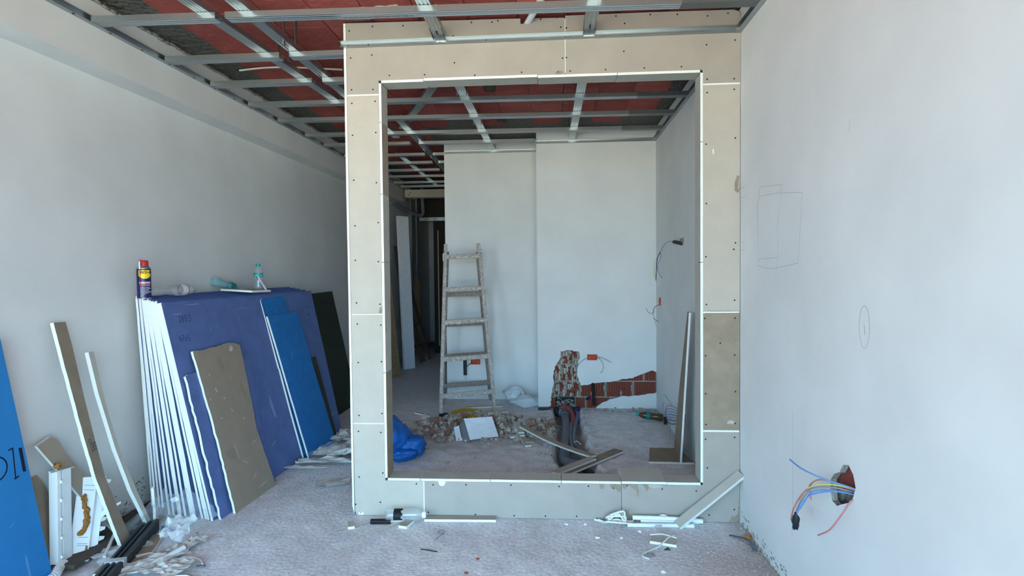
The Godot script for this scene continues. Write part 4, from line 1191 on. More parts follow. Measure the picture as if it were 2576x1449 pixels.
	for k in 12:
		var s: Array = drift[k]
		var dir := Vector3(cos(s[4]), 0, -sin(s[4]))
		var o := film("waste_paper", "dusty torn face-paper scrap in the drift between the blue strips and the partition", "paper", M.kraft_waste if k % 3 else M.paper_waste, Vector3(s[0], 0.006 + 0.003 * (k % 4), s[1]), dir * s[2], Vector3(dir.z, 0, -dir.x) * s[3], 0.028 if k < 10 else 0.008, 60 + k, 7, 6)
		o.set_meta("group", "torn paper scraps beside the partition")
	film("plastic_film", "clear plastic flap standing against the foot of the blue strip", "plastic film", M.clear, Vector3(-1.63, 0.05, -0.97), Vector3(0.07, 0.03, -0.09), Vector3(0.03, 0.05, 0.03), 0.012, 77)
	m = Mesher.new()
	m.box(M.paper_waste, frame_of(Vector3(-1.53, 0.028, -0.98), Vector3(0.10, 0.01, -0.16), Vector3.UP), Vector3(0.13, 0.006, 0.014))
	solo(m, "plastic_strip", "straight white strip lying across the paper drift", "plastic strip")


# ---------------------------------------------------------------- things standing on the stack
func bend(o: MeshInstance3D, r: float, rise: float, middle: float) -> void:   # wrap flat lettering round an upright cylinder
	var out := ArrayMesh.new()
	var mat0: Material = (o.mesh as TextMesh).material
	var a := o.mesh.surface_get_arrays(0)
	var v: PackedVector3Array = a[Mesh.ARRAY_VERTEX]
	var idx: PackedInt32Array = a[Mesh.ARRAY_INDEX]
	var st := SurfaceTool.new()
	st.begin(Mesh.PRIMITIVE_TRIANGLES)
	st.set_smooth_group(FLAT)
	for i in (idx if idx.size() else PackedInt32Array(range(v.size()))):
		var p := v[i]
		var g := middle + p.x / r
		st.add_vertex(Vector3(sin(g) * (r + p.z), p.y + rise, cos(g) * (r + p.z)))
	st.generate_normals()
	st.commit(out)
	out.surface_set_material(0, mat0)
	o.mesh = out


func bottle(t: Node3D, x: Transform3D, prof: Array, body: Material, squash = null) -> void:
	var m := Mesher.new()
	m.lathe(body, prof, 22, x, squash)
	part(m, "body", t)


func things_on_stack() -> void:
	var t := thing("spray_can", "blue and yellow spray can with a red cap on the near end of the stack", "spray can", "", Vector3(-2.12, 1.150, 0.085))
	t.rotation.y = 0.62
	var m := Mesher.new()
	m.lathe(M.steel, [Vector2(0, 0), Vector2(0.031, 0), Vector2(0.0335, 0.003), Vector2(0.0325, 0.006)], 28)
	m.lathe(M.navy, [Vector2(0.0325, 0.006), Vector2(0.0325, 0.152), Vector2(0.0322, 0.155)], 28)
	m.lathe(M.steel, [Vector2(0.0322, 0.155), Vector2(0.033, 0.158), Vector2(0.030, 0.162), Vector2(0.022, 0.168), Vector2(0.021, 0.170), Vector2(0, 0.170)], 28)
	part(m, "can", t)
	m = Mesher.new()
	m.lathe(M.red_plastic, [Vector2(0.022, 0.168), Vector2(0.0225, 0.182), Vector2(0.022, 0.192), Vector2(0.018, 0.199), Vector2(0.0, 0.200)], 24, Transform3D(), func(v): return Vector3(v.x * (1.0 if v.x > 0.0 else 0.9), v.y, v.z))
	part(m, "cap", t, "red nozzle cap")
	m = Mesher.new()
	m.tube(M.plastic_white, squiggle(v3s([-0.015, 0.19, 0.019, -0.017, 0.188, 0.028, -0.017, 0.17, 0.0335, -0.017, 0.153, 0.034])), 0.0036, 8)
	part(m, "straw_holder", t)
	m = Mesher.new()
	m.tube(M.red_plastic, v3s([-0.0165, 0.158, 0.0312, -0.0165, 0.062, 0.0312]), 0.0014, 6)
	part(m, "straw", t, "thin red straw")
	# the printed badge: a curved yellow patch, white rules, small print
	m = Mesher.new()
	m.sheet(M.yellow, 18, 8, func(u, v):
		var a: float = lerpf(-0.75, 1.05, u)
		var lowest: float = 0.118 - 0.014 * (1.0 - pow(absf(u * 2.0 - 1.0), 2.2))
		return Vector3(sin(a) * 0.0329, lerpf(lowest, 0.148, v), cos(a) * 0.0329))
	part(m, "yellow_badge", t)
	m = Mesher.new()
	for row in [[0.084, 0.0035, -0.7, 1.0], [0.079, 0.0022, -0.7, 1.0]]:
		m.sheet(M.white_print, 12, 1, func(u, v):
			var a: float = lerpf(row[2], row[3], u)
			return Vector3(sin(a) * 0.0329, row[0] + v * row[1], cos(a) * 0.0329))
	m.sheet(M.red_plastic, 12, 1, func(u, v):
		var a: float = lerpf(-0.7, 1.0, u)
		return Vector3(sin(a) * 0.0329, 0.0735 + v * 0.004 + 0.002 * cos(u * 6.0), cos(a) * 0.0329))
	part(m, "printed_band", t, "", "stuff")
	var w := words("WD-40", 0.021, mat("badge_ink", Color(0.04, 0.04, 0.16), 0.5), Transform3D(), t, "lettering", true)
	bend(w, 0.0332, 0.137, -0.52)
	w = words("MULTI-USE PRODUCT", 0.0052, M.white_print, Transform3D(), t, "small_print")
	bend(w, 0.0331, 0.070, -0.6)
	for k in 9:
		w = words(["Loosens rusted parts", "frees sticky mechanisms", "drives out moisture", "cleans and protects", "lubricates almost anything", "keep out of reach", "of children", "danger", "400 ml"][k], 0.0048, M.white_print, Transform3D(), t, "small_print")
		bend(w, 0.0331, 0.060 - 0.006 * k, -0.55)
	# clear bottle lying along the top
	t = thing("plastic_bottle", "dented clear plastic bottle with a white label lying behind the spray can", "bottle")
	t.transform = frame_of(Vector3(-2.135, 1.186, 0.075), Vector3(0, 1, 0.0), Vector3(0.02, 0.01, -0.42))
	bottle(t, Transform3D(), [Vector2(0.012, 0.0), Vector2(0.013, 0.02), Vector2(0.026, 0.055), Vector2(0.032, 0.10), Vector2(0.030, 0.13), Vector2(0.021, 0.165), Vector2(0.026, 0.19), Vector2(0.033, 0.22), Vector2(0.034, 0.30), Vector2(0.033, 0.35), Vector2(0.028, 0.385), Vector2(0.012, 0.388), Vector2(0, 0.38)], M.clear, func(v): return v * Vector3(0.9 + 0.06 * sin(v.y * 40.0), 1, 1.0 + 0.07 * sin(v.y * 55.0)))
	m = Mesher.new()
	m.lathe(M.white_print, [Vector2(0.0347, 0.268), Vector2(0.0347, 0.315)], 22, Transform3D(), func(v): return v * Vector3(0.95, 1, 1.03))
	m.lathe(M.red_dusty, [Vector2(0.0348, 0.315), Vector2(0.0344, 0.322)], 22, Transform3D(), func(v): return v * Vector3(0.95, 1, 1.03))
	part(m, "paper_label", t)
	# teal bottle lying tilted, and the upright one
	t = thing("plastic_bottle", "crushed teal-tinted bottle lying tilted on the white offcut on the stack", "bottle")
	t.transform = frame_of(Vector3(-2.16, 1.165, -0.925), Vector3(0.5, 0, 0.2), Vector3(0.02, 0.062, 0.23))
	bottle(t, Transform3D(), [Vector2(0.012, 0.0), Vector2(0.013, 0.018), Vector2(0.028, 0.05), Vector2(0.031, 0.09), Vector2(0.027, 0.13), Vector2(0.031, 0.16), Vector2(0.032, 0.205), Vector2(0.027, 0.225), Vector2(0.011, 0.222), Vector2(0, 0.217)], M.teal_glass, func(v): return v * Vector3(1.0 + 0.12 * sin(v.y * 47.0), 1, 0.92 + 0.08 * sin(v.y * 71.0)))
	m = Mesher.new()
	m.lathe(M.teal_dark, [Vector2(0.0315, 0.055), Vector2(0.032, 0.092)], 22, Transform3D(), func(v): return v * Vector3(1.0 + 0.12 * sin(v.y * 47.0), 1, 0.92 + 0.08 * sin(v.y * 71.0)))
	part(m, "paper_label", t)
	t = thing("plastic_bottle", "small clear bottle with a turquoise cap and label standing upright on the stack", "bottle", "", Vector3(-2.13, 1.150, -1.13))
	bottle(t, Transform3D(), [Vector2(0, 0.004), Vector2(0.022, 0.0), Vector2(0.029, 0.006), Vector2(0.0295, 0.03), Vector2(0.027, 0.06), Vector2(0.0265, 0.085), Vector2(0.0305, 0.098), Vector2(0.0305, 0.128), Vector2(0.024, 0.15), Vector2(0.014, 0.166), Vector2(0.0125, 0.178)], M.clear)
	m = Mesher.new()
	m.lathe(M.teal, [Vector2(0.0310, 0.098), Vector2(0.0312, 0.112), Vector2(0.0310, 0.128)], 22)
	part(m, "paper_label", t, "turquoise label")
	m = Mesher.new()
	m.lathe(M.white_print, [Vector2(0.0314, 0.1055), Vector2(0.0315, 0.108)], 22, Transform3D(), func(v): return v + Vector3(0, 0.006 * sin(atan2(v.z, v.x) * 5.0), 0))
	part(m, "label_lettering", t)
	m = Mesher.new()
	m.lathe(M.teal, [Vector2(0.0155, 0.172), Vector2(0.0155, 0.190), Vector2(0.0145, 0.193), Vector2(0, 0.193)], 18)
	part(m, "cap", t, "turquoise cap")
	lean("board_offcut", "tiny brown plasterboard offcut leaning on the upright bottle on the stack", "board", Vector3(-2.085, 1.150, -1.17), Vector3(-0.6, 0, -0.8), Vector3(-0.3, 0.85, 0.42), outline([0.0, 0.0, 0.05, 0.0, 0.042, 0.125, -0.008, 0.118]), M.paper_brown, M.paper_grey, M.gypsum)
	lean("board_offcut", "pale plasterboard offcut lying flat on top of the stack beside the bottles", "board", Vector3(-1.955, 1.163, -0.70), Vector3(0.006, -0.004, -0.25), Vector3(-0.215, 0.012, -0.10), outline([0.0, 0.0, 0.245, 0.0, 0.25, 0.02, 0.10, 0.23, 0.0, 0.215]), M.paper_grey, M.paper_grey, M.gypsum)


# ---------------------------------------------------------------- ladders
func rail_box(m: Mesher, material: Material, a: Vector3, b: Vector3, w: float, d: float, up: Vector3) -> void:
	var x := frame_of((a + b) * 0.5, b - a, up)
	m.box(material, x, Vector3(a.distance_to(b), w, d), 0.004)


func splashes(m: Mesher, a: Vector3, b: Vector3, out_dir: Vector3, width: float, d: float, count: int) -> void:   # dried paint on the front of a bar
	var dir := (b - a).normalized()
	var side := out_dir.cross(dir).normalized()
	for k in count:
		var c := a.lerp(b, rng.randf_range(0.04, 0.96)) + side * rng.randf_range(-0.4, 0.4) * width + out_dir * (d * 0.5 + 0.0005)
		var s := rng.randf_range(0.004, 0.011)
		var p := PackedVector2Array()
		for j in 7:
			p.append(Vector2(cos(TAU * j / 7) * s * rng.randf_range(0.6, 2.0), sin(TAU * j / 7) * minf(s, width * 0.22) * rng.randf_range(0.5, 1.0)))
		m.prism(M.paint_drip, null, M.paint_drip, p, 0.001, Transform3D(Basis(dir, side, dir.cross(side)), c) if dir.cross(side).dot(out_dir) > 0.0 else Transform3D(Basis(dir, -side, dir.cross(-side)), c))


func ladder(t: Node3D, front: Array, rungs: Array, wood: Material, w: float, out_dir: Vector3, splashed: bool) -> void:   # front: bottom left, bottom right, top left, top right
	for k in 2:
		var m := Mesher.new()
		rail_box(m, wood, front[k], front[k + 2], w, 0.024, out_dir.cross(front[k + 2] - front[k]))
		var o := part(m, "rail", t)
		if splashed:
			m = Mesher.new()
			splashes(m, front[k], front[k + 2], out_dir, w, 0.024, 34)
			part(m, "paint_splashes", o, "dried white paint", "stuff")
	for f in rungs:
		var a: Vector3 = front[0].lerp(front[2], f)
		var b: Vector3 = front[1].lerp(front[3], f)
		var m := Mesher.new()
		var d := (b - a).normalized() * 0.012
		rail_box(m, wood, a - d + out_dir * 0.008, b + d + out_dir * 0.008, 0.042, 0.02, Vector3.UP)
		var o := part(m, "rung", t)
		if splashed:
			m = Mesher.new()
			splashes(m, a + out_dir * 0.008, b + out_dir * 0.008, out_dir, 0.042, 0.02, 16)
			part(m, "paint_splashes", o, "dried white paint", "stuff")


func ladders() -> void:
	var t := thing("stepladder", "paint-spattered wooden stepladder standing open before the back wall", "ladder", "", Vector3.ZERO)
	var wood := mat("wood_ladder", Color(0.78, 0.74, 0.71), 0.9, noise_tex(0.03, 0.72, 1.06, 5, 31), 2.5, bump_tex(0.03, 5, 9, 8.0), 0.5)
	var f := [Vector3(-1.004, 0.0, -2.081), Vector3(-0.55, 0.0, -2.313), Vector3(-0.985, 1.52, -2.335), Vector3(-0.705, 1.53, -2.475)]
	ladder(t, f, [0.117, 0.325, 0.538, 0.73, 0.922], wood, 0.03, Vector3(0.445, 0.12, 0.88).normalized(), true)
	var r := [Vector3(-1.085, 0.0, -2.60), Vector3(-0.64, 0.0, -2.79), Vector3(-0.975, 1.45, -2.36), Vector3(-0.715, 1.45, -2.49)]
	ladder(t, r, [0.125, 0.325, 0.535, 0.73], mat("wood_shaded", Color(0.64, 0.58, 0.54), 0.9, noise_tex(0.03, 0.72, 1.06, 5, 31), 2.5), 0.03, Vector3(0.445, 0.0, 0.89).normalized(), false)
	var m := Mesher.new()
	m.box(M.steel_dark, frame_of(Vector3(-0.99, 1.40, -2.33), Vector3(0, 1, 0), Vector3(1, 0, 0)), Vector3(0.07, 0.036, 0.05))
	part(m, "hinge", t, "metal hinge plate")
	m = Mesher.new()
	for k in 6:
		m.box(M.screw, Transform3D(Basis(), f[1].lerp(f[3], 0.86 + 0.02 * k) + Vector3(0.016, 0, 0.004)), Vector3(0.006, 0.006, 0.006))
	part(m, "bolts", t, "", "stuff")
	m = Mesher.new()
	m.box(M.plastic_dark, Transform3D(Basis(Vector3.UP, 0.4), Vector3(-0.975, 0.018, -2.075)), Vector3(0.075, 0.035, 0.05))
	part(m, "foot_block", t, "dark foot block")
	# the second ladder, in the passage
	t = thing("ladder", "dark wooden ladder leaning on the left wall deep in the passage", "ladder")
	var g := [Vector3(-1.93, 0.0, -4.98), Vector3(-1.81, 0.0, -5.45), Vector3(-2.20, 1.62, -5.10), Vector3(-2.20, 1.62, -5.32)]
	ladder(t, g, [0.14, 0.33, 0.52, 0.71, 0.9], M.wood_dark, 0.05, Vector3(0.9, 0.1, 0.42).normalized(), false)
	var h := [Vector3(-1.86, 0.0, -5.12), Vector3(-1.85, 0.0, -5.25), Vector3(-2.21, 1.55, -5.16), Vector3(-2.21, 1.55, -5.26)]
	ladder(t, h, [], M.wood_dark, 0.035, Vector3(0.9, 0.1, 0.42).normalized(), false)


# ---------------------------------------------------------------- the passage beyond
func passage() -> void:
	var w: Node3D
	var m := Mesher.new()
	w = struct_node("trim_2", "grey plasterboard beam crossing the far passage below the ceiling", "trim")
	m.prism(M.paper_grey, M.paper_grey, M.gypsum, box_poly(-2.10, 2.318, -1.08, 2.424), 0.16, Transform3D(Basis(), Vector3(0, 0, -5.28)))
	dots(m, M.screw, [[-2.02, 2.38], [-2.04, 2.35]], 0.008, Transform3D(Basis(), Vector3(0, 0, -5.28)))
	part(m, "beam_box", w)
	w = struct_node("wall_studs", "bare steel studs and transom closing off the far passage", "wall")
	for spec in [[-2.225, 0.0, -2.175, 2.5], [-2.12, 0.0, -2.095, 2.5]]:
		m = Mesher.new()
		slab(m, M.steel_dark, Vector3(spec[0], spec[1], -6.05), Vector3(spec[2], spec[3], -6.0))
		part(m, "stud", w)
	m = Mesher.new()
	slab(m, M.steel, Vector3(-2.06, 2.045, -6.06), Vector3(-1.08, 2.095, -6.0))
	for k in 4:
		slab(m, M.screw, Vector3(-1.98 + 0.14 * k, 2.066, -6.0), Vector3(-1.92 + 0.14 * k, 2.074, -5.998))
	part(m, "transom", w)
	m = Mesher.new()
	slab(m, M.door_dark, Vector3(-2.095, 2.095, -6.08), Vector3(-1.08, 2.55, -6.06))
	part(m, "infill_board", w)
	m = Mesher.new()
	slab(m, M.door_dark, Vector3(-1.86, 0.0, -6.12), Vector3(-1.08, 2.045, -6.08))
	part(m, "dark_door_leaf", w, "dark brown door leaf")
	m = Mesher.new()
	slab(m, mat("brass", Color(0.75, 0.60, 0.48), 0.4), Vector3(-1.795, 0.12, -6.075), Vector3(-1.78, 1.90, -6.06))
	part(m, "door_edge_strip", w, "thin pale edge strip")
	m = Mesher.new()
	m.tube(M.plastic_grey, squiggle(v3s([-1.93, 2.55, -5.6, -1.925, 2.40, -5.6, -1.915, 2.22, -5.6, -1.91, 2.13, -5.59, -1.935, 2.085, -5.56, -1.99, 2.09, -5.5, -2.06, 2.13, -5.35, -2.13, 2.17, -5.15, -2.17, 2.21, -5.0])), 0.026, 12)
	var pipe := solo(m, "conduit", "bent grey insulated pipe hanging in the dark passage under the beam", "pipe")
	m = Mesher.new()
	m.tube(M.wire_grey, v3s([-2.17, 2.21, -5.0, -2.20, 2.235, -4.93, -2.215, 2.225, -4.9]), 0.008, 6)
	m.tube(M.wire_grey, v3s([-2.16, 2.19, -5.0, -2.21, 2.17, -4.95, -2.225, 2.165, -4.93]), 0.006, 6)
	part(m, "stripped_ends", pipe, "stripped wire ends")
	# boards standing in the passage
	lean("board", "tall white board leaning on the left wall of the passage", "board", Vector3(-1.95, 0, -4.56), Vector3(0.10, 0, -0.14), Vector3(-0.20, 1.96, 0.12), outline([0.0, 0.0, 0.175, 0.0, 0.175, 2.0, 0.0, 2.0]), M.box_white, M.box_white, M.box_white, 0.035)
	lean("board", "brown wooden board leaning in front of the tall white one in the passage", "board", Vector3(-1.98, 0, -3.90), Vector3(0.10, 0, -0.14), Vector3(-0.22, 1.35, 0.05), outline([0.0, 0.0, 0.19, 0.0, 0.16, 1.36, -0.02, 1.36]), M.wood_raw, M.wood_raw, M.wood_raw, 0.02)
	lean("plank", "weathered plank leaning at the far end of the passage", "plank", Vector3(-2.10, 0, -5.75), Vector3(1, 0, -0.1), Vector3(-0.08, 1.2, -0.05), outline([0.0, 0.0, 0.10, 0.0, 0.08, 1.12, 0.045, 1.2, 0.0, 1.18]), M.wood_raw, M.wood_raw, M.wood_raw, 0.025)


# ---------------------------------------------------------------- rubble, rubbish and pipes in the back room
func stone_mesh(material: Material) -> ArrayMesh:
	var m := Mesher.new()
	var a := rng.randf() * 9.0
	var n := FastNoiseLite.new()
	n.seed = rng.randi() % 1000
	n.frequency = 0.8
	m.blob(material, Vector3.ZERO, Vector3(1.0, 0.5 + rng.randf() * 0.35, 0.6 + rng.randf() * 0.4), func(v): return 0.8 + 0.7 * n.get_noise_3d(v.x * 1.3 + a, v.y * 1.3, v.z * 1.3), Basis(), 5, 7, false)
	return m.commit()


func in_pile(p: Vector2) -> float:   # 1 in the middle of the heap, below 0 outside it
	var d := Vector2((p.x + 0.60) / 0.66, (p.y + 1.72) / 0.40 + 0.15 * (p.x + 0.6)).length()
	return 1.0 - d


func ground_at(x: float, z: float) -> float:
	var n := FastNoiseLite.new()
	n.seed = 4
	n.frequency = 0.2
	n.fractal_octaves = 4
	return floor_height(x, z, n)


func rubble() -> void:
	var kinds := []
	for k in 9:
		kinds.append(stone_mesh([M.stone_a, M.stone_a, M.stone_b, M.stone_a, M.stone_b, M.stone_a, M.stone_c, M.stone_b, M.stone_c][k]))
	# fines: one heap nobody could count
	var mm := MultiMesh.new()
	mm.transform_format = MultiMesh.TRANSFORM_3D
	mm.mesh = kinds[0]
	var fines := thing("rubble_heap", "spread heap of small broken plaster and brick crumbs on the back room floor", "rubble")
	fines.set_meta("kind", "stuff")
	for k in 9:
		var list := []
		for i in 130:
			var p := Vector2(rng.randf_range(-1.32, 0.02), rng.randf_range(-2.15, -1.22))
			if in_pile(p) < rng.randf_range(-0.12, 0.15):
				continue
			var s := rng.randf_range(0.006, 0.016)
			list.append(Transform3D(Basis.from_euler(Vector3(rng.randf() * TAU, rng.randf() * TAU, rng.randf() * TAU)).scaled(Vector3.ONE * s), Vector3(p.x, ground_at(p.x, p.y) + s * 0.5 + 0.02 * maxf(0.0, in_pile(p)) * rng.randf(), p.y)))
		mm = MultiMesh.new()
		mm.transform_format = MultiMesh.TRANSFORM_3D
		mm.mesh = kinds[k]
		mm.instance_count = list.size()
		for i in list.size():
			mm.set_instance_transform(i, list[i])
		var o := MultiMeshInstance3D.new()
		o.multimesh = mm
		o.name = "crumbs"
		fines.add_child(o, true)
		o.set_meta("kind", "stuff")
	# lumps one could pick up
	var made := 0
	var tries := 0
	while made < 290 and tries < 6000:
		tries += 1
		var p := Vector2(rng.randf_range(-1.3, 0.0), rng.randf_range(-2.12, -1.24))
		if in_pile(p) < rng.randf_range(0.0, 0.25):
			continue
		var o := MeshInstance3D.new()
		o.mesh = kinds[rng.randi() % 9]
		var s := rng.randf_range(0.016, 0.034) if rng.randf() < 0.85 else rng.randf_range(0.034, 0.052)
		o.name = numbered("rubble_lump")
		add_child(o)
		o.transform = Transform3D(Basis.from_euler(Vector3(rng.randf_range(-0.5, 0.5), rng.randf() * TAU, rng.randf_range(-0.5, 0.5))).scaled(Vector3.ONE * s), Vector3(p.x, ground_at(p.x, p.y) + s * 0.5 + 0.03 * in_pile(p), p.y))
		tag(o, "broken lump of plaster or brick in the heap around the white box", "rubble", "rubble lumps in the heap")
		made += 1
	var lone := [[-0.88, -1.35, 0.055, "large flat grey stone just left of the white box", 2], [-0.50, -1.98, 0.060, "large pale plaster slab at the back of the heap near the ladder foot", 0], [-0.20, -1.30, 0.045, "pale flat plaster flake right of the white box", 0], [-0.72, -0.85, 0.022, "small tan stone on the bare floor in front of the white box", 0], [-0.97, -0.62, 0.016, "small round pebble nearest the sill below the blue bag", 0], [-0.93, -0.58, 0.015, "pebble beside the round one close to the sill", 1], [-0.30, -0.72, 0.018, "lone grey pebble on the bare floor left of the crossed strips", 1], [-0.96, -2.12, 0.03, "grey block behind the left foot of the ladder", 2], [0.76, -2.38, 0.042, "white plaster flake against the low broken wall", 0], [-0.55, -0.98, 0.014, "white crumb below the white box", 0], [-0.93, -1.17, 0.03, "star-shaped pale flake by the blue bag", 0], [-1.33, -2.05, 0.025, "pale lump at the far left edge of the heap", 0]]
	for l in lone:
		var o := MeshInstance3D.new()
		o.mesh = kinds[l[4]]
		o.name = numbered("stone")
		add_child(o)
		o.transform = Transform3D(Basis(Vector3.UP, rng.randf() * TAU).scaled(Vector3(l[2], l[2] * 0.7, l[2])), Vector3(l[0], ground_at(l[0], l[1]) + l[2] * 0.28, l[1]))
		tag(o, l[3], "rubble")
	# crumbs along the foot of the broken wall and the trench
	var list := []
	for i in 420:
		var p := Vector2(rng.randf_range(-0.08, 0.9), rng.randf_range(-2.45, -2.3)) if i < 170 else Vector2(rng.randf_range(-0.12, 0.30), rng.randf_range(-2.3, -0.8))
		var s := rng.randf_range(0.005, 0.018) if i < 170 else rng.randf_range(0.004, 0.012)
		if i < 60:
			p = Vector2(rng.randf_range(0.0, 0.18), rng.randf_range(-2.66, -2.46))
			s *= 1.6
		list.append(Transform3D(Basis.from_euler(Vector3(rng.randf() * TAU, rng.randf() * TAU, 0)).scaled(Vector3.ONE * s), Vector3(p.x, (ground_at(p.x, p.y) if i >= 60 else rng.randf_range(-0.04, 0.05)) + s * 0.4, p.y)))
	mm = MultiMesh.new()
	mm.transform_format = MultiMesh.TRANSFORM_3D
	mm.mesh = kinds[2]
	mm.instance_count = list.size()
	for i in list.size():
		mm.set_instance_transform(i, list[i])
	var mi := MultiMeshInstance3D.new()
	mi.multimesh = mm
	mi.name = "wall_crumbs"
	add_child(mi)
	tag(mi, "grey crumbs strewn along the trench and the foot of the broken wall", "rubble", "", "stuff")


func strip_board(label: String, a: Vector3, b: Vector3, w: float, face: Material, sag := 0.0) -> void:   # a plasterboard strip lying between two points
	var t := thing("board_strip", label, "board")
	t.transform = frame_of(a, b - a, Vector3.UP)
	var n := 10
	var L := a.distance_to(b)
	var m := Mesher.new()
	for i in n:
		var x0 := L * i / n
		var x1 := L * (i + 1) / n
		var y0 := -sag * sin(PI * i / n)
		var y1 := -sag * sin(PI * (i + 1) / n)
		var p := [Vector3(x0, y0, -w * 0.5), Vector3(x1, y1, -w * 0.5), Vector3(x1, y1, w * 0.5), Vector3(x0, y0, w * 0.5)]
		var d := Vector3(0, -BT, 0)
		m.quad(face, p[0], p[3], p[2], p[1])
		m.quad(M.paper_grey, p[0] + d, p[1] + d, p[2] + d, p[3] + d)
		m.quad(M.gypsum, p[3] + d, p[2] + d, p[2], p[3])
		m.quad(M.gypsum, p[1] + d, p[0] + d, p[0], p[1])
		if i == 0:
			m.quad(M.gypsum, p[0] + d, p[3] + d, p[3], p[0])
		if i == n - 1:
			m.quad(M.gypsum, p[2] + d, p[1] + d, p[1], p[2])
	part(m, "sheet", t)


func back_room() -> void:
	var m := Mesher.new()
	var t: Node3D
	# blue sack
	var n := FastNoiseLite.new()
	n.seed = 3
	n.frequency = 1.1
	n.fractal_octaves = 3
	t = thing("plastic_sack", "bright blue plastic sack slumped on the floor just inside the opening", "sack", "", Vector3(-1.06, 0.0, -0.95))
	n.fractal_type = FastNoiseLite.FRACTAL_RIDGED
	var square := func(v): return 1.0 / pow(pow(absf(v.x), 3.2) + pow(absf(v.y), 3.2) + pow(absf(v.z), 3.2), 1.0 / 3.2)
	m.blob(M.bag_blue, Vector3(-0.085, 0.13, 0.0), Vector3(0.165, 0.165, 0.16), func(v): return 0.98 - 0.13 * n.get_noise_3d(v.x * 0.8, v.y * 0.8, v.z * 0.8) + 0.05 * sin(v.x * 7.0 + v.y * 9.0), Basis(Vector3(0, 0, 1), -0.2), 44, 64)
	m.blob(M.bag_blue, Vector3(0.075, 0.092, 0.0), Vector3(0.115, 0.082, 0.10), func(v): return square.call(v) * 0.86 * (1.0 - 0.16 * n.get_noise_3d(v.x * 0.8 + 3.0, v.y * 0.8, v.z * 0.8)), Basis(Vector3(0, 0, 1), -0.10), 36, 52)
	m.blob(M.bag_blue, Vector3(0.03, 0.05, 0.05), Vector3(0.13, 0.055, 0.10), func(v): return 0.97 - 0.2 * n.get_noise_3d(v.x * 0.9 + 7.0, v.y * 0.9, v.z * 0.9), Basis(Vector3(0, 0, 1), 0.08), 30, 44)
	part(m, "sack_body", t)
	# white foil-lined carton
	t = thing("carton", "torn white foil-lined carton lying tilted in the middle of the rubble", "carton")
	t.transform = frame_of(Vector3(-0.56, 0.09, -1.40), Vector3(0.20, 0.005, -0.085), Vector3(-0.04, 0.13, -0.125))
	m = Mesher.new()
	m.prism(M.box_white, M.foil, M.box_white, torn(outline([-0.105, -0.085, 0.115, -0.085, 0.105, 0.09, -0.115, 0.10]), 0.012, 0.001, [0, 2]), 0.002, Transform3D(Basis(), Vector3(0, 0, 0.0)))
	part(m, "front_face", t)
	m = Mesher.new()
	m.prism(M.foil, M.foil, M.foil, outline([-0.09, 0.0, 0.105, 0.0, 0.10, 0.09, -0.10, 0.10]), 0.002, Transform3D(Basis(Vector3(1, 0, 0), Vector3(0, 0.05, -1).normalized(), Vector3(0, -1, -0.05).normalized()), Vector3(0, -0.085, 0)))
	m.prism(M.foil, M.foil, M.foil, outline([-0.085, 0.0, 0.10, 0.0, 0.10, 0.10, -0.085, 0.10]), 0.002, Transform3D(Basis(Vector3(0, 1, 0), Vector3(-0.35, 0, -1).normalized(), Vector3(-1, 0, 0.35).normalized()), Vector3(-0.108, 0, 0)))
	part(m, "foil_sides", t, "creased foil sides")
	m = Mesher.new()
	m.prism(M.box_white, M.foil, M.box_white, outline([-0.10, 0.0, 0.085, 0.0, 0.075, 0.045, -0.095, 0.04]), 0.002, Transform3D(Basis(Vector3(0, 1, 0), Vector3(-1, 0, -0.5).normalized(), Vector3(0.5, 0, -1).normalized()) * Basis(Vector3(1, 0, 0), Vector3(0, -1, 0), Vector3(0, 0, -1)) if false else Basis(Vector3(0, -1, 0), Vector3(-1, 0, -0.25).normalized(), Vector3(0.25, 0, 1).normalized() * Vector3(1, 1, 1)), Vector3(-0.145, -0.01, -0.075)))
	part(m, "end_flap", t, "white end flap")
	m = Mesher.new()
	for s in [[-0.10, 0.085, -0.02, 0.03, 0.02, 0.035, 0.11, -0.05]]:
		var q := []
		for k in range(0, s.size(), 2):
			q.append(Vector2(s[k], s[k + 1]))
		stroke(m, M.pencil, q, 0.0014, Transform3D())
	stroke(m, M.pencil, [Vector2(0.06, -0.005), Vector2(0.108, 0.005)], 0.0014, Transform3D())
	part(m, "fold_lines", t, "", "stuff")
	crumple("foil_scrap", "small crumpled foil scrap under the front of the white carton", "foil", M.foil, Vector3(-0.525, 0.02, -1.13), Vector3(0.035, 0.022, 0.02), 8, 0.6, 8)
	# yellow packaging
	t = thing("yellow_packet", "torn yellow packet folded like a tent behind the white carton", "packet")
	t.transform = Transform3D(Basis(Vector3.UP, 0.25), Vector3(-0.67, 0.085, -1.72))
	m = Mesher.new()
	m.prism(M.yellow_paper, M.plastic_black, M.yellow_paper, outline([0.0, 0.0, 0.09, -0.065, 0.075, -0.085, -0.01, -0.025]), 0.09, Transform3D(Basis(), Vector3(0, 0.03, 0.045)))
	m.prism(M.yellow_paper, M.plastic_black, M.yellow_paper, outline([0.0, 0.0, -0.01, -0.02, -0.10, -0.085, -0.105, -0.075]), 0.09, Transform3D(Basis(), Vector3(0, 0.03, 0.045)))
	m.prism(M.plastic_black, M.plastic_black, M.plastic_black, outline([0.0, -0.012, 0.08, -0.08, -0.095, -0.08]), 0.002, Transform3D(Basis(), Vector3(0, 0.025, -0.03)))
	part(m, "folded_card", t)
	t = thing("yellow_packet", "flattened yellow packet lying on the back edge of the rubble", "packet")
	t.transform = Transform3D(Basis(Vector3.UP, 0.12), Vector3(-0.77, 0.045, -2.06))
	m = Mesher.new()
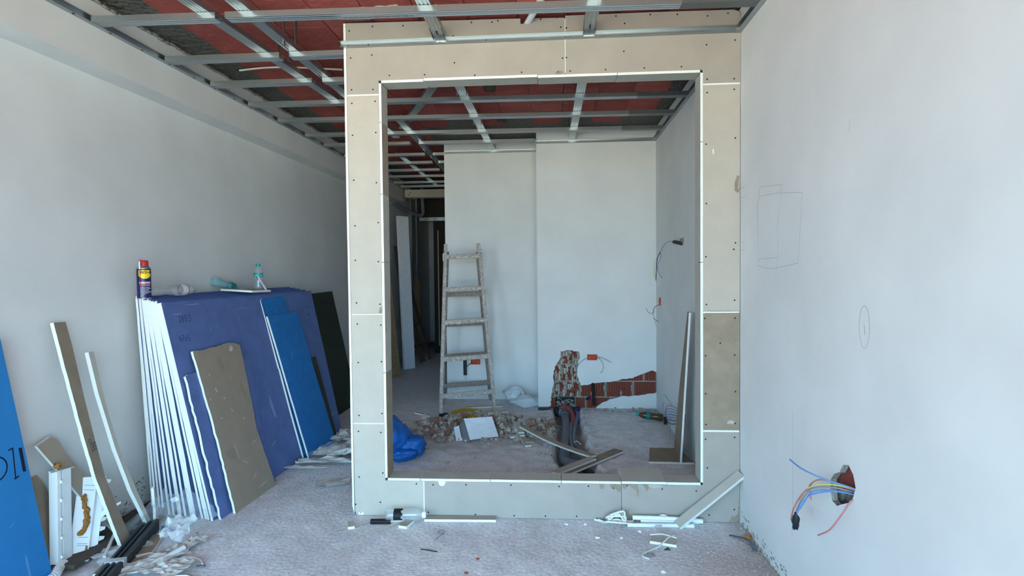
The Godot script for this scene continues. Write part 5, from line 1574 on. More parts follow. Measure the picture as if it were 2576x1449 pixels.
	m.sheet(M.yellow_paper, 10, 3, func(u, v): return Vector3((u - 0.5) * 0.26, 0.02 * sin(u * 3.1) + 0.012 * v, (0.5 - v) * 0.09))
	part(m, "card", t)
	m = Mesher.new()
	m.box(M.paper_waste, Transform3D(Basis(), Vector3(0.0, 0.017, 0.045)), Vector3(0.06, 0.012, 0.004))
	part(m, "paper_label", t)
	# translucent bag
	n = FastNoiseLite.new()
	n.seed = 12
	n.frequency = 1.0
	n.fractal_octaves = 4
	t = thing("plastic_bag", "translucent white carrier bag lying against the back wall right of the ladder", "bag", "", Vector3(-0.30, 0.0, -2.56))
	m = Mesher.new()
	m.blob(M.milky, Vector3(0.02, 0.05, 0.02), Vector3(0.17, 0.06, 0.13), func(v): return 0.85 + 0.45 * n.get_noise_3d(v.x, v.y, v.z), Basis(), 18, 26)
	m.blob(M.milky, Vector3(-0.10, 0.085, -0.07), Vector3(0.10, 0.085, 0.08), func(v): return 0.85 + 0.5 * n.get_noise_3d(v.x + 4.0, v.y, v.z), Basis(), 16, 22)
	part(m, "bag_body", t)
	m = Mesher.new()
	m.tube(M.film, squiggle(v3s([-0.14, 0.10, 0.0, -0.10, 0.16, -0.03, -0.03, 0.15, -0.03, 0.0, 0.09, 0.01]), 5), 0.014, 8)
	m.tube(M.film, squiggle(v3s([0.12, 0.06, 0.0, 0.19, 0.07, -0.01, 0.22, 0.03, 0.03, 0.17, 0.01, 0.06]), 5), 0.014, 8)
	part(m, "handles", t)
	m = Mesher.new()
	m.blob(M.wire_grey, Vector3(-0.02, 0.03, 0.09), Vector3(0.03, 0.02, 0.02), null, Basis(), 6, 8)
	part(m, "dark_contents", t)
	# strips and offcuts
	strip_board("long bowed brown plasterboard strip running from the rubble across the trench", Vector3(-0.26, 0.075, -1.55), Vector3(0.25, 0.035, -0.95), 0.055, M.paper_scuffed, 0.02)
	strip_board("short pale plasterboard strip crossing over the wide brown one behind the sill", Vector3(-0.01, 0.032, -0.62), Vector3(0.24, 0.038, -0.90), 0.06, M.paper_grey)
	strip_board("wide brown plasterboard strip under the pale one behind the sill", Vector3(0.03, 0.017, -0.64), Vector3(0.44, 0.02, -1.14), 0.085, M.paper_brown)
	strip_board("short grey board piece propped steeply at the right edge of the rubble", Vector3(-0.315, 0.075, -1.68), Vector3(-0.262, 0.05, -1.45), 0.045, M.paper_grey)
	strip_board("stubby grey-green board piece lying crosswise at the right edge of the rubble", Vector3(-0.345, 0.035, -1.40), Vector3(-0.245, 0.04, -1.44), 0.05, M.paper_grey)
	strip_board("small white-ended board piece in front of the crosswise one", Vector3(-0.255, 0.03, -1.42), Vector3(-0.20, 0.014, -1.24), 0.045, M.paper_front)
	strip_board("pale plasterboard strip on the floor beneath the ladder's rear rungs", Vector3(-0.83, 0.014, -2.42), Vector3(-0.50, 0.014, -2.50), 0.04, M.paper_grey)
	strip_board("second pale strip half under the right foot of the ladder", Vector3(-0.62, 0.018, -2.20), Vector3(-0.43, 0.018, -2.26), 0.035, M.paper_grey)
	strip_board("thin pale sliver left of the ladder foot", Vector3(-1.25, 0.02, -2.18), Vector3(-1.10, 0.012, -2.10), 0.02, M.paper_front)
	# boards at the right wall
	lean("board_offcut", "tall brown plasterboard offcut leaning on the right wall inside the back room", "board", Vector3(0.838, 0.014, -1.255), Vector3(-0.035, 0, 0.37), Vector3(0.058, 0.98, 0.0), outline([0.0, 0.0, 0.372, 0.0, 0.372, 0.98, 0.30, 0.985, 0.20, 0.72, 0.10, 0.42]), M.paper_brown, M.paper_grey, M.gypsum)
	var flat := lean("board_offcut", "brown plasterboard offcut lying flat below the tall leaning one", "board", Vector3(0.607, 0.0135, -0.905), Vector3(1, 0, 0.03), Vector3(0.03, 0, -1), torn(outline([0.0, 0.0, 0.29, 0.0, 0.245, 0.31, 0.045, 0.31]), 0.03, 0.003, [0, 3]), M.paper_brown, M.paper_grey, M.gypsum)
	# amber bottle
	t = thing("plastic_bottle", "bottle of amber liquid with a turquoise cap lying by the right wall", "bottle")
	t.transform = frame_of(Vector3(0.895, 0.032, -2.00), Vector3(0.1, 1, 0), Vector3(-0.23, 0, -0.035))
	bottle(t, Transform3D(), [Vector2(0, 0.003), Vector2(0.024, 0.0), Vector2(0.031, 0.008), Vector2(0.0305, 0.05), Vector2(0.029, 0.09), Vector2(0.031, 0.105), Vector2(0.031, 0.15), Vector2(0.024, 0.178), Vector2(0.0135, 0.196), Vector2(0.0125, 0.205)], M.amber)
	m = Mesher.new()
	m.lathe(M.teal_dark, [Vector2(0.0315, 0.105), Vector2(0.0315, 0.142)], 22)
	part(m, "paper_label", t, "turquoise label")
	m = Mesher.new()
	m.lathe(M.teal, [Vector2(0.0155, 0.200), Vector2(0.0155, 0.222), Vector2(0.014, 0.225), Vector2(0, 0.225)], 18)
	part(m, "cap", t, "turquoise cap")
	# pipes in the trench
	t = thing("drain_pipe", "grey plastic drain pipe lying in the trench with an elbow at the wall", "pipe")
	m = Mesher.new()
	m.tube(M.plastic_grey, squiggle(v3s([0.085, -0.035, -2.36, 0.085, -0.04, -2.0, 0.066, -0.045, -1.5, 0.058, -0.05, -1.18]), 4), 0.034, 18)
	part(m, "straight_pipe", t)
	m = Mesher.new()
	m.tube(M.plastic_grey, squiggle(v3s([0.058, -0.05, -1.24, 0.058, -0.05, -1.13, 0.075, -0.052, -1.05, 0.13, -0.055, -1.0, 0.19, -0.06, -0.97]), 5), 0.040, 18)
	part(m, "elbow", t)
	m = Mesher.new()
	m.tube(M.plastic_grey, squiggle(v3s([0.085, -0.035, -2.30, 0.085, -0.033, -2.38, 0.07, -0.03, -2.42, 0.01, -0.028, -2.425]), 5), 0.040, 18)
	part(m, "wall_elbow", t)
	m = Mesher.new()
	m.lathe(M.plastic_dark, [Vector2(0.0, 0.02), Vector2(0.036, 0.022), Vector2(0.044, 0.014), Vector2(0.044, -0.02), Vector2(0.04, -0.02)], 20, frame_of(Vector3(0.005, -0.028, -2.425), Vector3(0, 1, 0), Vector3(-1, 0, 0.3)))
	part(m, "end_cap", t, "dark end cap")
	var pipes := [["red_dusty", "dusty red bend of insulated water pipe rising out of the trench", [0.045, 0.0, -2.44, 0.09, 0.022, -2.42, 0.135, 0.005, -2.33, 0.150, -0.015, -2.22, 0.142, -0.03, -2.08, 0.13, -0.035, -2.0], 0.021], ["lavender", "dusty blue bend of insulated water pipe beside the red one", [0.155, -0.03, -2.45, 0.185, -0.02, -2.38, 0.195, -0.025, -2.28, 0.178, -0.035, -2.14, 0.165, -0.04, -2.0], 0.020], ["plastic_grey", "slim grey water pipe running down the trench next to the drain", [0.13, -0.035, -2.02, 0.112, -0.045, -1.65, 0.12, -0.05, -1.42, 0.165, -0.05, -1.2, 0.22, -0.05, -1.05], 0.0145], ["plastic_grey", "outer slim grey water pipe curving right along the trench", [0.165, -0.04, -2.03, 0.140, -0.045, -1.65, 0.150, -0.05, -1.46, 0.20, -0.05, -1.32, 0.27, -0.05, -1.2], 0.0155]]
	for p in pipes:
		m = Mesher.new()
		m.tube(M[p[0]], squiggle(v3s(p[2]), 6), p[3], 12)
		solo(m, "water_pipe", p[1], "pipe")
	for k in 3:
		m = Mesher.new()
		m.tube(M.plastic_dark, squiggle(v3s([0.16 + 0.02 * k, -0.07, -1.02 + 0.03 * k, 0.26 + 0.03 * k, -0.07, -0.80 + 0.04 * k, 0.42 + 0.03 * k, -0.07, -0.56 + 0.05 * k, 0.62, -0.07, -0.36 + 0.05 * k])), 0.02, 10)
		solo(m, "conduit", ["dark conduit in the trench nearest the sill", "dark conduit between the other two near the sill", "dark conduit furthest from the sill in the trench"][k], "pipe")
	m = Mesher.new()
	m.tube(M.paper_waste, squiggle(v3s([0.135, -0.02, -1.44, 0.16, -0.018, -1.46, 0.185, -0.03, -1.42])), 0.004, 6)
	solo(m, "cable_tie", "white tie looped round the two slim pipes", "cable tie")
	m = Mesher.new()
	m.lathe(M.navy, [Vector2(0, 0), Vector2(0.016, 0), Vector2(0.019, 0.05), Vector2(0, 0.052)], 14, frame_of(Vector3(0.165, 0.0, -2.40), Vector3(0, 1, 1), Vector3(1, 0.4, 0)))
	solo(m, "pipe_plug", "dark blue pipe plug lying at the broken wall", "plug")
	t = thing("pipe_stub", "black riser pipe stub in the chased wall with a blue fitting", "pipe")
	m = Mesher.new()
	m.tube(M.plastic_black, squiggle(v3s([0.342, 0.235, -2.455, 0.345, 0.15, -2.435, 0.35, 0.035, -2.42])), 0.0125, 10)
	part(m, "riser", t)
	m = Mesher.new()
	m.tube(M.navy, v3s([0.275, 0.09, -2.42, 0.31, 0.11, -2.43]), 0.012, 10)
	m.tube(M.red_plastic, v3s([0.31, 0.11, -2.43, 0.337, 0.125, -2.44]), 0.009, 8)
	part(m, "fitting", t, "blue and red fitting")
	m = Mesher.new()
	m.box(M.plastic_dark, Transform3D(Basis(), Vector3(-0.10, 0.0, -2.40)), Vector3(0.12, 0.035, 0.06))
	solo(m, "channel_offcut", "dark channel piece jutting from the wall foot by the carrier bag", "channel")


func socket_box(t: Node3D, at: Vector3, nx: Vector3, out_dir: Vector3, w: float, h: float) -> void:
	var x := Transform3D(Basis(nx, Vector3.UP, out_dir), at)
	var m := Mesher.new()
	for s in [[-w * 0.5, 0.0, 0.003, h], [w * 0.5, 0.0, 0.003, h], [0.0, -h * 0.5, w, 0.003], [0.0, h * 0.5, w, 0.003]]:
		m.box(M.orange_box, x * Transform3D(Basis(), Vector3(s[0], s[1], -0.008)), Vector3(s[2], s[3], 0.024))
	m.box(M.red_plastic, x * Transform3D(Basis(), Vector3(0, 0, 0.0)), Vector3(w, h, 0.004))
	for k in [-1, 1]:
		m.lathe(M.orange_box, [Vector2(0, 0.006), Vector2(h * 0.28, 0.004), Vector2(h * 0.32, 0.0)], 14, x * Transform3D(Basis(Vector3(1, 0, 0), Vector3(0, 0, 1), Vector3(0, -1, 0)), Vector3(k * w * 0.24, 0, 0.002)))
	part(m, "flush_box", t)


func wire(t: Node3D, material: Material, flat: Array, r := 0.0022, called := "wire", label := "") -> void:
	var m := Mesher.new()
	m.tube(material, squiggle(v3s(flat)), r, 7)
	part(m, called, t, label)


func wiring() -> void:
	# behind the ladder
	var t := thing("socket_box", "red flush socket box on the set-back wall behind the ladder rungs", "socket box")
	socket_box(t, Vector3(-0.79, 0.375, ZR + 0.004), Vector3(1, 0, 0), Vector3(0, 0, 1), 0.092, 0.055)
	wire(t, M.wire_black, [-0.83, 0.362, ZR + 0.01, -0.86, 0.345, ZR + 0.03, -0.89, 0.30, ZR + 0.03, -0.90, 0.24, ZR + 0.02])
	wire(t, M.wire_grey, [-0.83, 0.355, ZR + 0.01, -0.87, 0.33, ZR + 0.035, -0.885, 0.27, ZR + 0.03, -0.89, 0.20, ZR + 0.03])
	var m := Mesher.new()
	m.tube(M.plastic_dark, squiggle(v3s([-0.895, 0.46, ZR + 0.025, -0.892, 0.35, ZR + 0.03, -0.89, 0.245, ZR + 0.035])), 0.017, 12)
	solo(m, "cable_sleeve", "black cable sleeve hanging on the wall behind the ladder", "cable sleeve")
	# on the proud wall
	t = thing("socket_box", "orange flush socket box with splayed wires on the back wall above the bricks", "socket box")
	socket_box(t, Vector3(0.337, 0.472, ZB + 0.004), Vector3(1, 0, 0), Vector3(0, 0, 1), 0.088, 0.05)
	wire(t, M.wire_blue, [0.30, 0.468, ZB + 0.008, 0.26, 0.455, ZB + 0.03, 0.22, 0.42, ZB + 0.02, 0.205, 0.39, ZB + 0.01])
	wire(t, M.wire_grey, [0.375, 0.475, ZB + 0.008, 0.42, 0.472, ZB + 0.04, 0.47, 0.45, ZB + 0.05, 0.505, 0.43, ZB + 0.05])
	wire(t, M.wire_grey, [0.375, 0.47, ZB + 0.008, 0.41, 0.455, ZB + 0.04, 0.435, 0.40, ZB + 0.05, 0.425, 0.355, ZB + 0.05, 0.405, 0.335, ZB + 0.05])
	# right wall of the back room
	t = thing("wire_tail", "wires trailing from a black conduit stub high on the right wall of the back room", "wiring")
	m = Mesher.new()
	m.tube(M.wire_black, v3s([0.925, 1.455, -1.34, 0.895, 1.478, -1.53]), 0.014, 10)
	m.box(M.plaster_core, Transform3D(Basis(), Vector3(0.917, 1.475, -1.36)), Vector3(0.004, 0.045, 0.13))
	part(m, "conduit_stub", t)
	wire(t, M.wire_grey, [0.895, 1.478, -1.53, 0.87, 1.485, -1.60, 0.85, 1.455, -1.72, 0.84, 1.41, -1.80])
	wire(t, M.wire_black, [0.84, 1.41, -1.80, 0.83, 1.37, -1.86, 0.83, 1.33, -1.90, 0.83, 1.25, -1.93, 0.83, 1.18, -1.95], 0.003)
	wire(t, M.wire_blue, [0.84, 1.41, -1.80, 0.845, 1.37, -1.80, 0.835, 1.32, -1.87, 0.835, 1.27, -1.88, 0.84, 1.23, -1.83, 0.85, 1.205, -1.78])
	wire(t, M.wire_yellow, [0.845, 1.415, -1.80, 0.82, 1.33, -1.92, 0.815, 1.25, -1.95, 0.825, 1.20, -1.95])
	t = thing("socket_box", "small narrow socket box low on the back room's right wall with curling wires", "socket box")
	socket_box(t, Vector3(XR - 0.003, 0.992, -2.25), Vector3(0, 0, 1), Vector3(-1, 0, 0), 0.055, 0.065)
	wire(t, M.wire_black, [0.905, 0.965, -2.24, 0.87, 0.94, -2.26, 0.86, 0.89, -2.28, 0.865, 0.845, -2.25, 0.885, 0.82, -2.15])
	wire(t, M.wire_grey, [0.87, 0.90, -2.27, 0.84, 0.885, -2.30, 0.82, 0.90, -2.33, 0.81, 0.925, -2.35])
	wire(t, M.wire_yellow, [0.86, 0.88, -2.28, 0.865, 0.83, -2.24, 0.875, 0.775, -2.18])
	# the loop of wires by the amber bottle
	t = thing("wire_bundle", "looped bundle of red and blue wires low on the right wall beside the amber bottle", "wiring")
	for k in 6:
		var a := 0.02 * k
		wire(t, [M.wire_red, M.wire_blue, M.wire_blue, M.lavender, M.wire_blue, M.wire_black][k], [0.915, 0.24 - a * 0.5, -1.25, 0.87, 0.26 - a, -1.40, 0.85, 0.225 - a, -1.58, 0.865, 0.15 - a * 0.6, -1.72, 0.875, 0.09, -1.76], 0.0026)
	wire(t, M.wire_black, [0.875, 0.095, -1.76, 0.86, 0.10, -1.55, 0.885, 0.15, -1.35], 0.003)
	wire(t, M.wire_grey, [0.86, 0.26, -1.42, 0.845, 0.29, -1.50, 0.83, 0.32, -1.56])
	wire(t, M.wire_grey, [0.85, 0.17, -1.45, 0.845, 0.10, -1.44, 0.84, 0.045, -1.38])
	wire(t, M.wire_blue, [0.875, 0.10, -1.78, 0.87, 0.15, -1.85, 0.86, 0.20, -1.80, 0.86, 0.215, -1.70])
	m = Mesher.new()
	m.box(M.plastic_black, frame_of(Vector3(0.872, 0.065, -1.77), Vector3(0, -1, 0.3), Vector3(1, 0, 0)), Vector3(0.06, 0.025, 0.02))
	part(m, "taped_end", t, "black taped end")
	# the big hole in the near right wall
	t = thing("wire_bundle", "fan of coloured wires hanging from the ragged hole in the near right wall", "wiring")
	var near := [["wire_blue", [0.96, 0.575, 1.125, 0.90, 0.60, 1.135, 0.84, 0.612, 1.10, 0.80, 0.622, 1.04, 0.79, 0.628, 0.96]], ["wire_red", [0.96, 0.57, 1.115, 0.90, 0.59, 1.09, 0.86, 0.585, 1.03, 0.85, 0.55, 0.98, 0.86, 0.52, 0.955, 0.86, 0.49, 0.96]], ["wire_yellow", [0.96, 0.57, 1.11, 0.90, 0.585, 1.085, 0.86, 0.57, 1.03, 0.84, 0.535, 0.98, 0.83, 0.48, 0.935]], ["wire_grey", [0.96, 0.565, 1.11, 0.90, 0.572, 1.07, 0.85, 0.55, 1.01, 0.83, 0.50, 0.97, 0.83, 0.44, 0.92, 0.83, 0.39, 0.89]], ["wire_blue", [0.96, 0.56, 1.12, 0.90, 0.565, 1.08, 0.85, 0.54, 1.01, 0.83, 0.48, 0.97, 0.82, 0.42, 0.93, 0.82, 0.37, 0.91]], ["wire_blue", [0.96, 0.56, 1.11, 0.89, 0.558, 1.06, 0.84, 0.52, 1.0, 0.82, 0.45, 0.955, 0.82, 0.38, 0.925]], ["wire_red", [0.95, 0.56, 1.10, 0.89, 0.57, 1.06, 0.84, 0.535, 0.985, 0.82, 0.46, 0.93, 0.82, 0.395, 0.895]], ["wire_red", [0.955, 0.55, 1.125, 0.915, 0.555, 1.125, 0.885, 0.51, 1.125, 0.86, 0.45, 1.10, 0.85, 0.405, 1.04]]]
	for s in near:
		wire(t, M[s[0]], s[1], 0.0026)
	m = Mesher.new()
	m.blob(M.plastic_dark, Vector3(0.82, 0.405, 0.935), Vector3(0.012, 0.035, 0.014), func(v): return 1.0 + 0.2 * sin(v.y * 9.0 + v.x * 5.0), Basis(Vector3(0, 0, 1), 0.1) * Basis(Vector3(1, 0, 0), 0.35), 8, 10)
	part(m, "taped_end", t, "black taped ends")


# ---------------------------------------------------------------- litter on the near floor
func near_floor_litter() -> void:
	var m := Mesher.new()
	var t := thing("plastic_bottle", "clear plastic bottle with a black torn label lying at the foot of the partition", "bottle")
	t.transform = frame_of(Vector3(-0.868, 0.036, 0.075), Vector3(0, 1, 0.3), Vector3(0.21, -0.004, -0.012))
	bottle(t, Transform3D(), [Vector2(0, 0.006), Vector2(0.026, 0.0), Vector2(0.032, 0.008), Vector2(0.033, 0.03), Vector2(0.0315, 0.06), Vector2(0.033, 0.09), Vector2(0.033, 0.15), Vector2(0.027, 0.170), Vector2(0.014, 0.180), Vector2(0.0125, 0.188)], M.clear, func(v): return v * Vector3(1.0, 1, 0.97 + 0.03 * sin(v.y * 60.0)))
	m.sheet(M.plastic_black, 12, 3, func(u, v):
		var a: float = lerpf(-0.3, 1.7, u)
		var y: float = 0.044 + v * 0.042 + (0.006 * sin(u * 14.0) if v > 0.5 else 0.0)
		return Vector3(cos(a) * 0.0336, y, -sin(a) * 0.0336))
	part(m, "torn_label", t, "black torn label")
	m = Mesher.new()
	m.lathe(M.plastic_white, [Vector2(0.0165, 0.186), Vector2(0.0165, 0.202), Vector2(0.0155, 0.205), Vector2(0, 0.205)], 18)
	part(m, "cap", t, "white cap")
	t = thing("pipe_insulation", "short black foam pipe sleeve on the floor in front of the bottle", "pipe sleeve")
	m = Mesher.new()
	m.tube(M.plastic_black, v3s([-0.94, 0.013, 0.10, -0.84, 0.013, 0.094]), 0.013, 12)
	part(m, "sleeve", t)
	m = Mesher.new()
	m.tube(M.paper_waste, squiggle(v3s([-0.84, 0.012, 0.094, -0.81, 0.011, 0.085, -0.78, 0.010, 0.08])), 0.0035, 6)
	part(m, "white_core", t)
	for s in [["small grey board offcut standing off the left corner of the partition", [-1.045, 0.013, 0.10, -1.018, 0.013, 0.165, 0.032]], ["small pale board offcut beside the black sleeve", [-0.765, 0.013, 0.145, -0.745, 0.013, 0.07, 0.045]], ["long thin board strip lying along the foot of the partition", [-0.674, 0.0145, 0.04, -0.308, 0.0145, 0.03, 0.05]]]:
		var c: Array = s[1]
		strip_board(s[0], Vector3(c[0], c[1], c[2]), Vector3(c[3], c[4], c[5]), c[6], M.paper_grey if c[6] < 0.04 else M.paper_front)
	var curls := [["long pale paper tape curling across the floor below the black sleeve", [-0.986, 0.004, 0.267, -0.927, 0.004, 0.207, -0.844, 0.005, 0.157, -0.80, 0.006, 0.09, -0.775, 0.005, 0.06]], ["shorter pale tape end beside the small offcut", [-0.864, 0.004, 0.155, -0.825, 0.006, 0.11, -0.794, 0.008, 0.07, -0.72, 0.006, 0.055, -0.642, 0.004, 0.052]], ["thin twisted strip near the left corner of the partition", [-1.12, 0.004, 0.235, -1.07, 0.006, 0.17, -1.0, 0.005, 0.13, -0.93, 0.007, 0.055]]]
	for s in curls:
		m = Mesher.new()
		var pts := squiggle(v3s(s[1]))
		for i in pts.size() - 1:
			var d: Vector3 = (pts[i + 1] - pts[i]).cross(Vector3.UP).normalized() * 0.005
			m.quad(M.paper_waste, pts[i] - d, pts[i] + d, pts[i + 1] + d, pts[i + 1] - d)
			m.quad(M.paper_waste, pts[i] + d * 0.9 - Vector3(0, 0.002, 0), pts[i] - d * 0.9 - Vector3(0, 0.002, 0), pts[i + 1] - d * 0.9 - Vector3(0, 0.002, 0), pts[i + 1] + d * 0.9 - Vector3(0, 0.002, 0))
		solo(m, "paper_tape", s[0], "tape")
	m = Mesher.new()
	var ring := []
	for k in 15:
		ring.append(Vector3(-0.563 + 0.017 * cos(TAU * k / 13), 0.003, 0.183 + 0.02 * sin(TAU * k / 13)))
	ring.append_array(v3s([-0.56, 0.003, 0.22, -0.577, 0.003, 0.273]))
	m.tube(M.wire_grey, ring, 0.0018, 6)
	solo(m, "wire_curl", "small ring of grey wire on the floor in front of the sill", "wire")
	m = Mesher.new()
	m.tube(M.wire_black, v3s([-0.624, 0.003, 0.365, -0.585, 0.0035, 0.372, -0.543, 0.003, 0.385]), 0.0025, 6)
	solo(m, "nail", "dark nail lying on the bare floor", "nail")
	for s in [[-0.35, 0.44, 0.008, "small red-brown chip on the floor"], [-0.383, 0.566, 0.009, "dark red-brown chip at the bottom edge of the floor"]]:
		m = Mesher.new()
		m.blob(M.brick, Vector3(s[0], 0.003, s[1]), Vector3(s[2], 0.004, s[2] * 0.8), func(v): return 1.0 + 0.3 * sin(v.x * 7.0), Basis(), 5, 7, false)
		solo(m, "brick_chip", s[3], "chip")
	# the diagonal offcut in the corner
	t = lean("board_strip", "plasterboard strip propped diagonally across the right corner of the partition", "board", Vector3(0.60, 0.012, 0.10), Vector3(0.318, 0.244, -0.045), Vector3(-0.13, 0.15, -0.38), outline([0.0, 0.0, 0.405, 0.0, 0.405, 0.048, 0.0, 0.05]), M.paper_grey, M.paper_grey, M.gypsum, 0.016)
	# white tubes and the tangle at the partition foot
	for s in [["white plastic tube lying along the foot of the partition, the longer one", [0.38, 0.032, 0.035, 0.55, 0.030, 0.034, 0.725, 0.020, 0.034], 0.0115], ["white plastic tube lying on the floor under the longer one", [0.35, 0.011, 0.075, 0.52, 0.010, 0.07, 0.675, 0.010, 0.066], 0.010], ["white plastic tube tucked against the partition behind the other two", [0.42, 0.013, 0.03, 0.56, 0.013, 0.028, 0.71, 0.012, 0.026], 0.011]]:
		m = Mesher.new()
		m.tube(M.plastic_white, squiggle(v3s(s[1]), 3), s[2], 12)
		solo(m, "plastic_tube", s[0], "tube")
	t = thing("wire_tangle", "tangle of white flexible trunking left of the tubes at the partition foot", "trunking")
	for k in 7:
		var y := 0.008 + 0.006 * k
		var z := 0.03 + 0.012 * (k % 4)
		m = Mesher.new()
		m.tube(M.paper_waste, squiggle(v3s([0.19 + 0.02 * k, 0.012 + 0.004 * (k % 2), z - 0.01, 0.25, y, z + 0.01, 0.29 + 0.008 * k, y + 0.018 * (k % 3), z + 0.02 * (k % 2), 0.34, 0.012 + y * 0.4, z + 0.015, 0.385 - 0.006 * k, 0.012, z])), 0.0055, 6)
		part(m, "strand", t)
	m = Mesher.new()
	var loop := []
	for k in 11:
		var a := PI * k / 10.0
		loop.append(Vector3(0.535 - 0.026 * cos(a), 0.012 + 0.026 * sin(a), 0.016))
	m.tube(M.plastic_white, loop, 0.007, 8)
	solo(m, "plastic_ring", "white half ring leaning on the partition behind the tubes", "ring")
	# board piece with paper curls in front
	strip_board("small plasterboard piece with curling paper on the floor right of centre", Vector3(0.44, 0.014, 0.225), Vector3(0.555, 0.014, 0.262), 0.055, M.paper_grey)
	var bits := [[0.468, 0.018, 0.18, 0.478, 0.03, 0.13, 0.516, 0.012, 0.081], [0.555, 0.02, 0.20, 0.52, 0.024, 0.235, 0.47, 0.006, 0.285, 0.42, 0.004, 0.325, 0.385, 0.004, 0.36, 0.382, 0.004, 0.385, 0.405, 0.004, 0.405], [0.44, 0.02, 0.20, 0.50, 0.026, 0.205, 0.56, 0.02, 0.23]]
	for k in 3:
		m = Mesher.new()
		m.tube(M.paper_waste, squiggle(v3s(bits[k])), 0.0035, 6)
		solo(m, "paper_curl", ["upright curl of torn paper behind the small board piece", "long strip curling away from the small board piece towards the viewer", "short torn strip across the small board piece"][k], "paper")
	m = Mesher.new()
	ring = []
	for k in 22:
		var a := TAU * k / 9.0
		ring.append(Vector3(0.418 + (0.02 - 0.0006 * k) * cos(a), 0.003 + 0.0003 * k, 0.365 + (0.018 - 0.0006 * k) * sin(a)))
	m.tube(M.wire_grey, ring, 0.0016, 6)
	solo(m, "wire_curl", "little coil of grey wire in front of the small board piece", "wire")
	m = Mesher.new()
	m.prism(M.plastic_dark, M.plastic_dark, M.plastic_dark, outline([0.0, 0.0, 0.03, 0.0, 0.022, 0.028]), 0.002, Transform3D(Basis(Vector3(1, 0, 0), Vector3(0, 0, -1), Vector3(0, 1, 0)), Vector3(0.485, 0.004, 0.315)))
	solo(m, "plastic_scrap", "small dark triangular scrap beside the small board piece", "scrap")
	# chips and the dirt by the right wall
	var chips := [[0.192, 0.205], [0.308, 0.201], [0.403, 0.126], [0.446, 0.511], [0.05, 0.06], [0.143, 0.055]]
	for k in 6:
		m = Mesher.new()
		m.blob(M.gypsum, Vector3(chips[k][0], 0.003, chips[k][1]), Vector3(0.011, 0.005, 0.008), func(v): return 1.0 + 0.25 * sin(v.x * 8.0 + k), Basis(Vector3.UP, k), 5, 7, false)
		tag(solo(m, "gypsum_chip", "small white gypsum chip scattered on the near floor before the sill", "chip", "white chips on the near floor"), "small white gypsum chip scattered on the near floor before the sill")
	var kinds := [stone_mesh(M.stone_a), stone_mesh(M.stone_c), stone_mesh(M.gypsum)]
	for k in 3:
		var mm := MultiMesh.new()
		mm.transform_format = MultiMesh.TRANSFORM_3D
		mm.mesh = kinds[k]
		mm.instance_count = 500
		for i in 500:
			var z := rng.randf_range(0.05, 0.75)
			var x := XR - pow(rng.randf(), 2.2) * (0.55 if k < 2 else 0.6) * (0.3 + z) - 0.004
			if i % 3 == 0:
				x = rng.randf_range(-1.6, 0.9)
				z = rng.randf_range(0.02, 0.75) if i % 2 else rng.randf_range(0.015, 0.12)
			var s := rng.randf_range(0.0008, 0.0028)
			mm.set_instance_transform(i, Transform3D(Basis.from_euler(Vector3(rng.randf() * TAU, rng.randf() * TAU, 0)).scaled(Vector3.ONE * s), Vector3(x, s * 0.4, z)))
		var o := MultiMeshInstance3D.new()
		o.multimesh = mm
		o.name = ["floor_grit", "brick_grit", "gypsum_grit"][k]
		add_child(o)
		tag(o, ["pale grit scattered over the near floor", "reddish brick grit drifting along the near right wall", "white gypsum crumbs scattered along the partition foot"][k], "grit", "", "stuff")
	t = thing("tape_scrap", "dark tape scrap and an orange stub lying against the foot of the right wall", "tape")
	m = Mesher.new()
	var pts := squiggle(v3s([0.82, 0.006, 0.155, 0.855, 0.010, 0.18, 0.885, 0.016, 0.225, 0.893, 0.012, 0.27, 0.885, 0.008, 0.32]))
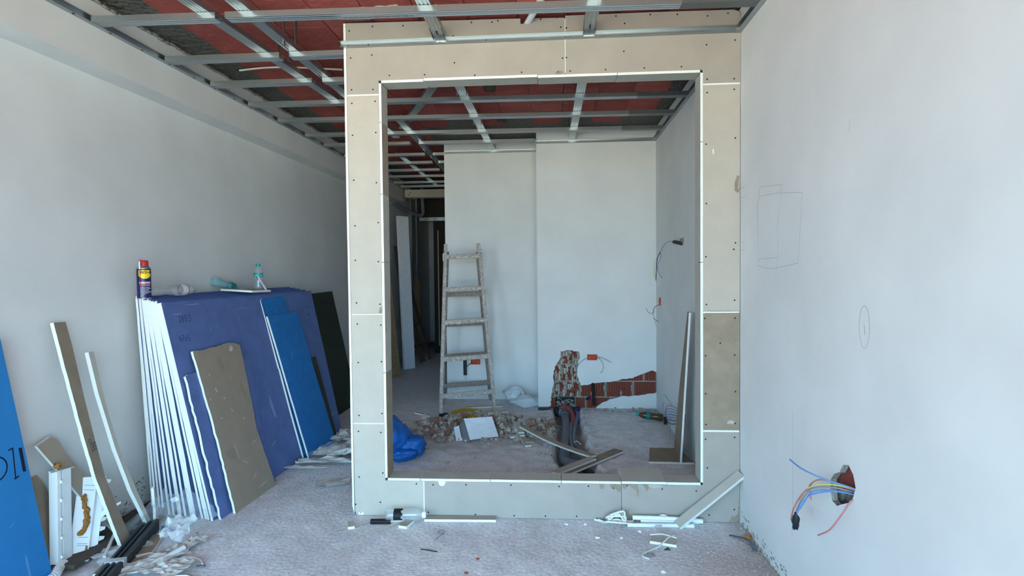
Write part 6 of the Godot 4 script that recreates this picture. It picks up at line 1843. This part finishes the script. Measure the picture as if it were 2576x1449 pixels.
	for i in pts.size() - 1:
		var d: Vector3 = (pts[i + 1] - pts[i]).cross(Vector3.UP).normalized() * 0.011
		m.quad(M.plastic_grey, pts[i] - d, pts[i] + d, pts[i + 1] + d, pts[i + 1] - d)
	part(m, "tape", t)
	m = Mesher.new()
	m.tube(M.foam, v3s([0.88, 0.018, 0.19, 0.902, 0.02, 0.215]), 0.009, 8)
	part(m, "orange_stub", t)


func _ready() -> void:
	rng.seed = 20240607
	var cam := Camera3D.new()
	cam.name = "camera"
	add_child(cam)
	cam.transform = Transform3D(Basis(Vector3(0.9974, -0.01011, -0.07136), Vector3(0.00791, 0.99949, -0.03094), Vector3(0.07164, 0.03029, 0.99697)).orthonormalized(), Vector3(0, 1.28, 3.0229))
	cam.fov = 51.609
	cam.near = 0.05
	cam.far = 200.0
	cam.current = true
	var env := Environment.new()
	env.background_mode = Environment.BG_SKY
	var sky := Sky.new()
	var sm := ProceduralSkyMaterial.new()
	sm.sky_top_color = Color(0.62, 0.84, 0.955)
	sm.sky_horizon_color = Color(0.59, 0.78, 0.90)
	sm.sky_energy_multiplier = 1.0
	sm.ground_bottom_color = Color(0.5, 0.46, 0.42)
	sm.ground_horizon_color = Color(0.75, 0.72, 0.68)
	sky.sky_material = sm
	env.sky = sky
	env.tonemap_mode = Environment.TONE_MAPPER_LINEAR
	env.tonemap_exposure = 15.2
	env.sdfgi_enabled = true
	env.ssao_enabled = true
	env.ssil_enabled = true
	var we := WorldEnvironment.new()
	we.name = "world_environment"
	we.environment = env
	add_child(we)
	var sun := DirectionalLight3D.new()
	sun.name = "sun"
	add_child(sun)
	sun.look_at_from_position(Vector3(4.0, 7.0, -3.0), Vector3.ZERO)
	sun.light_color = Color(1.0, 0.95, 0.88)
	sun.light_energy = 1.6
	sun.shadow_enabled = true
	materials()
	shell()
	floor_mesh()
	corridor_end()
	passage()
	partition()
	ceiling_grid()
	stack_of_sheets()
	leaning_boards()
	plastic_profiles()
	left_corner_litter()
	things_on_stack()
	ladders()
	rubble()
	back_room()
	wiring()
	near_floor_litter()
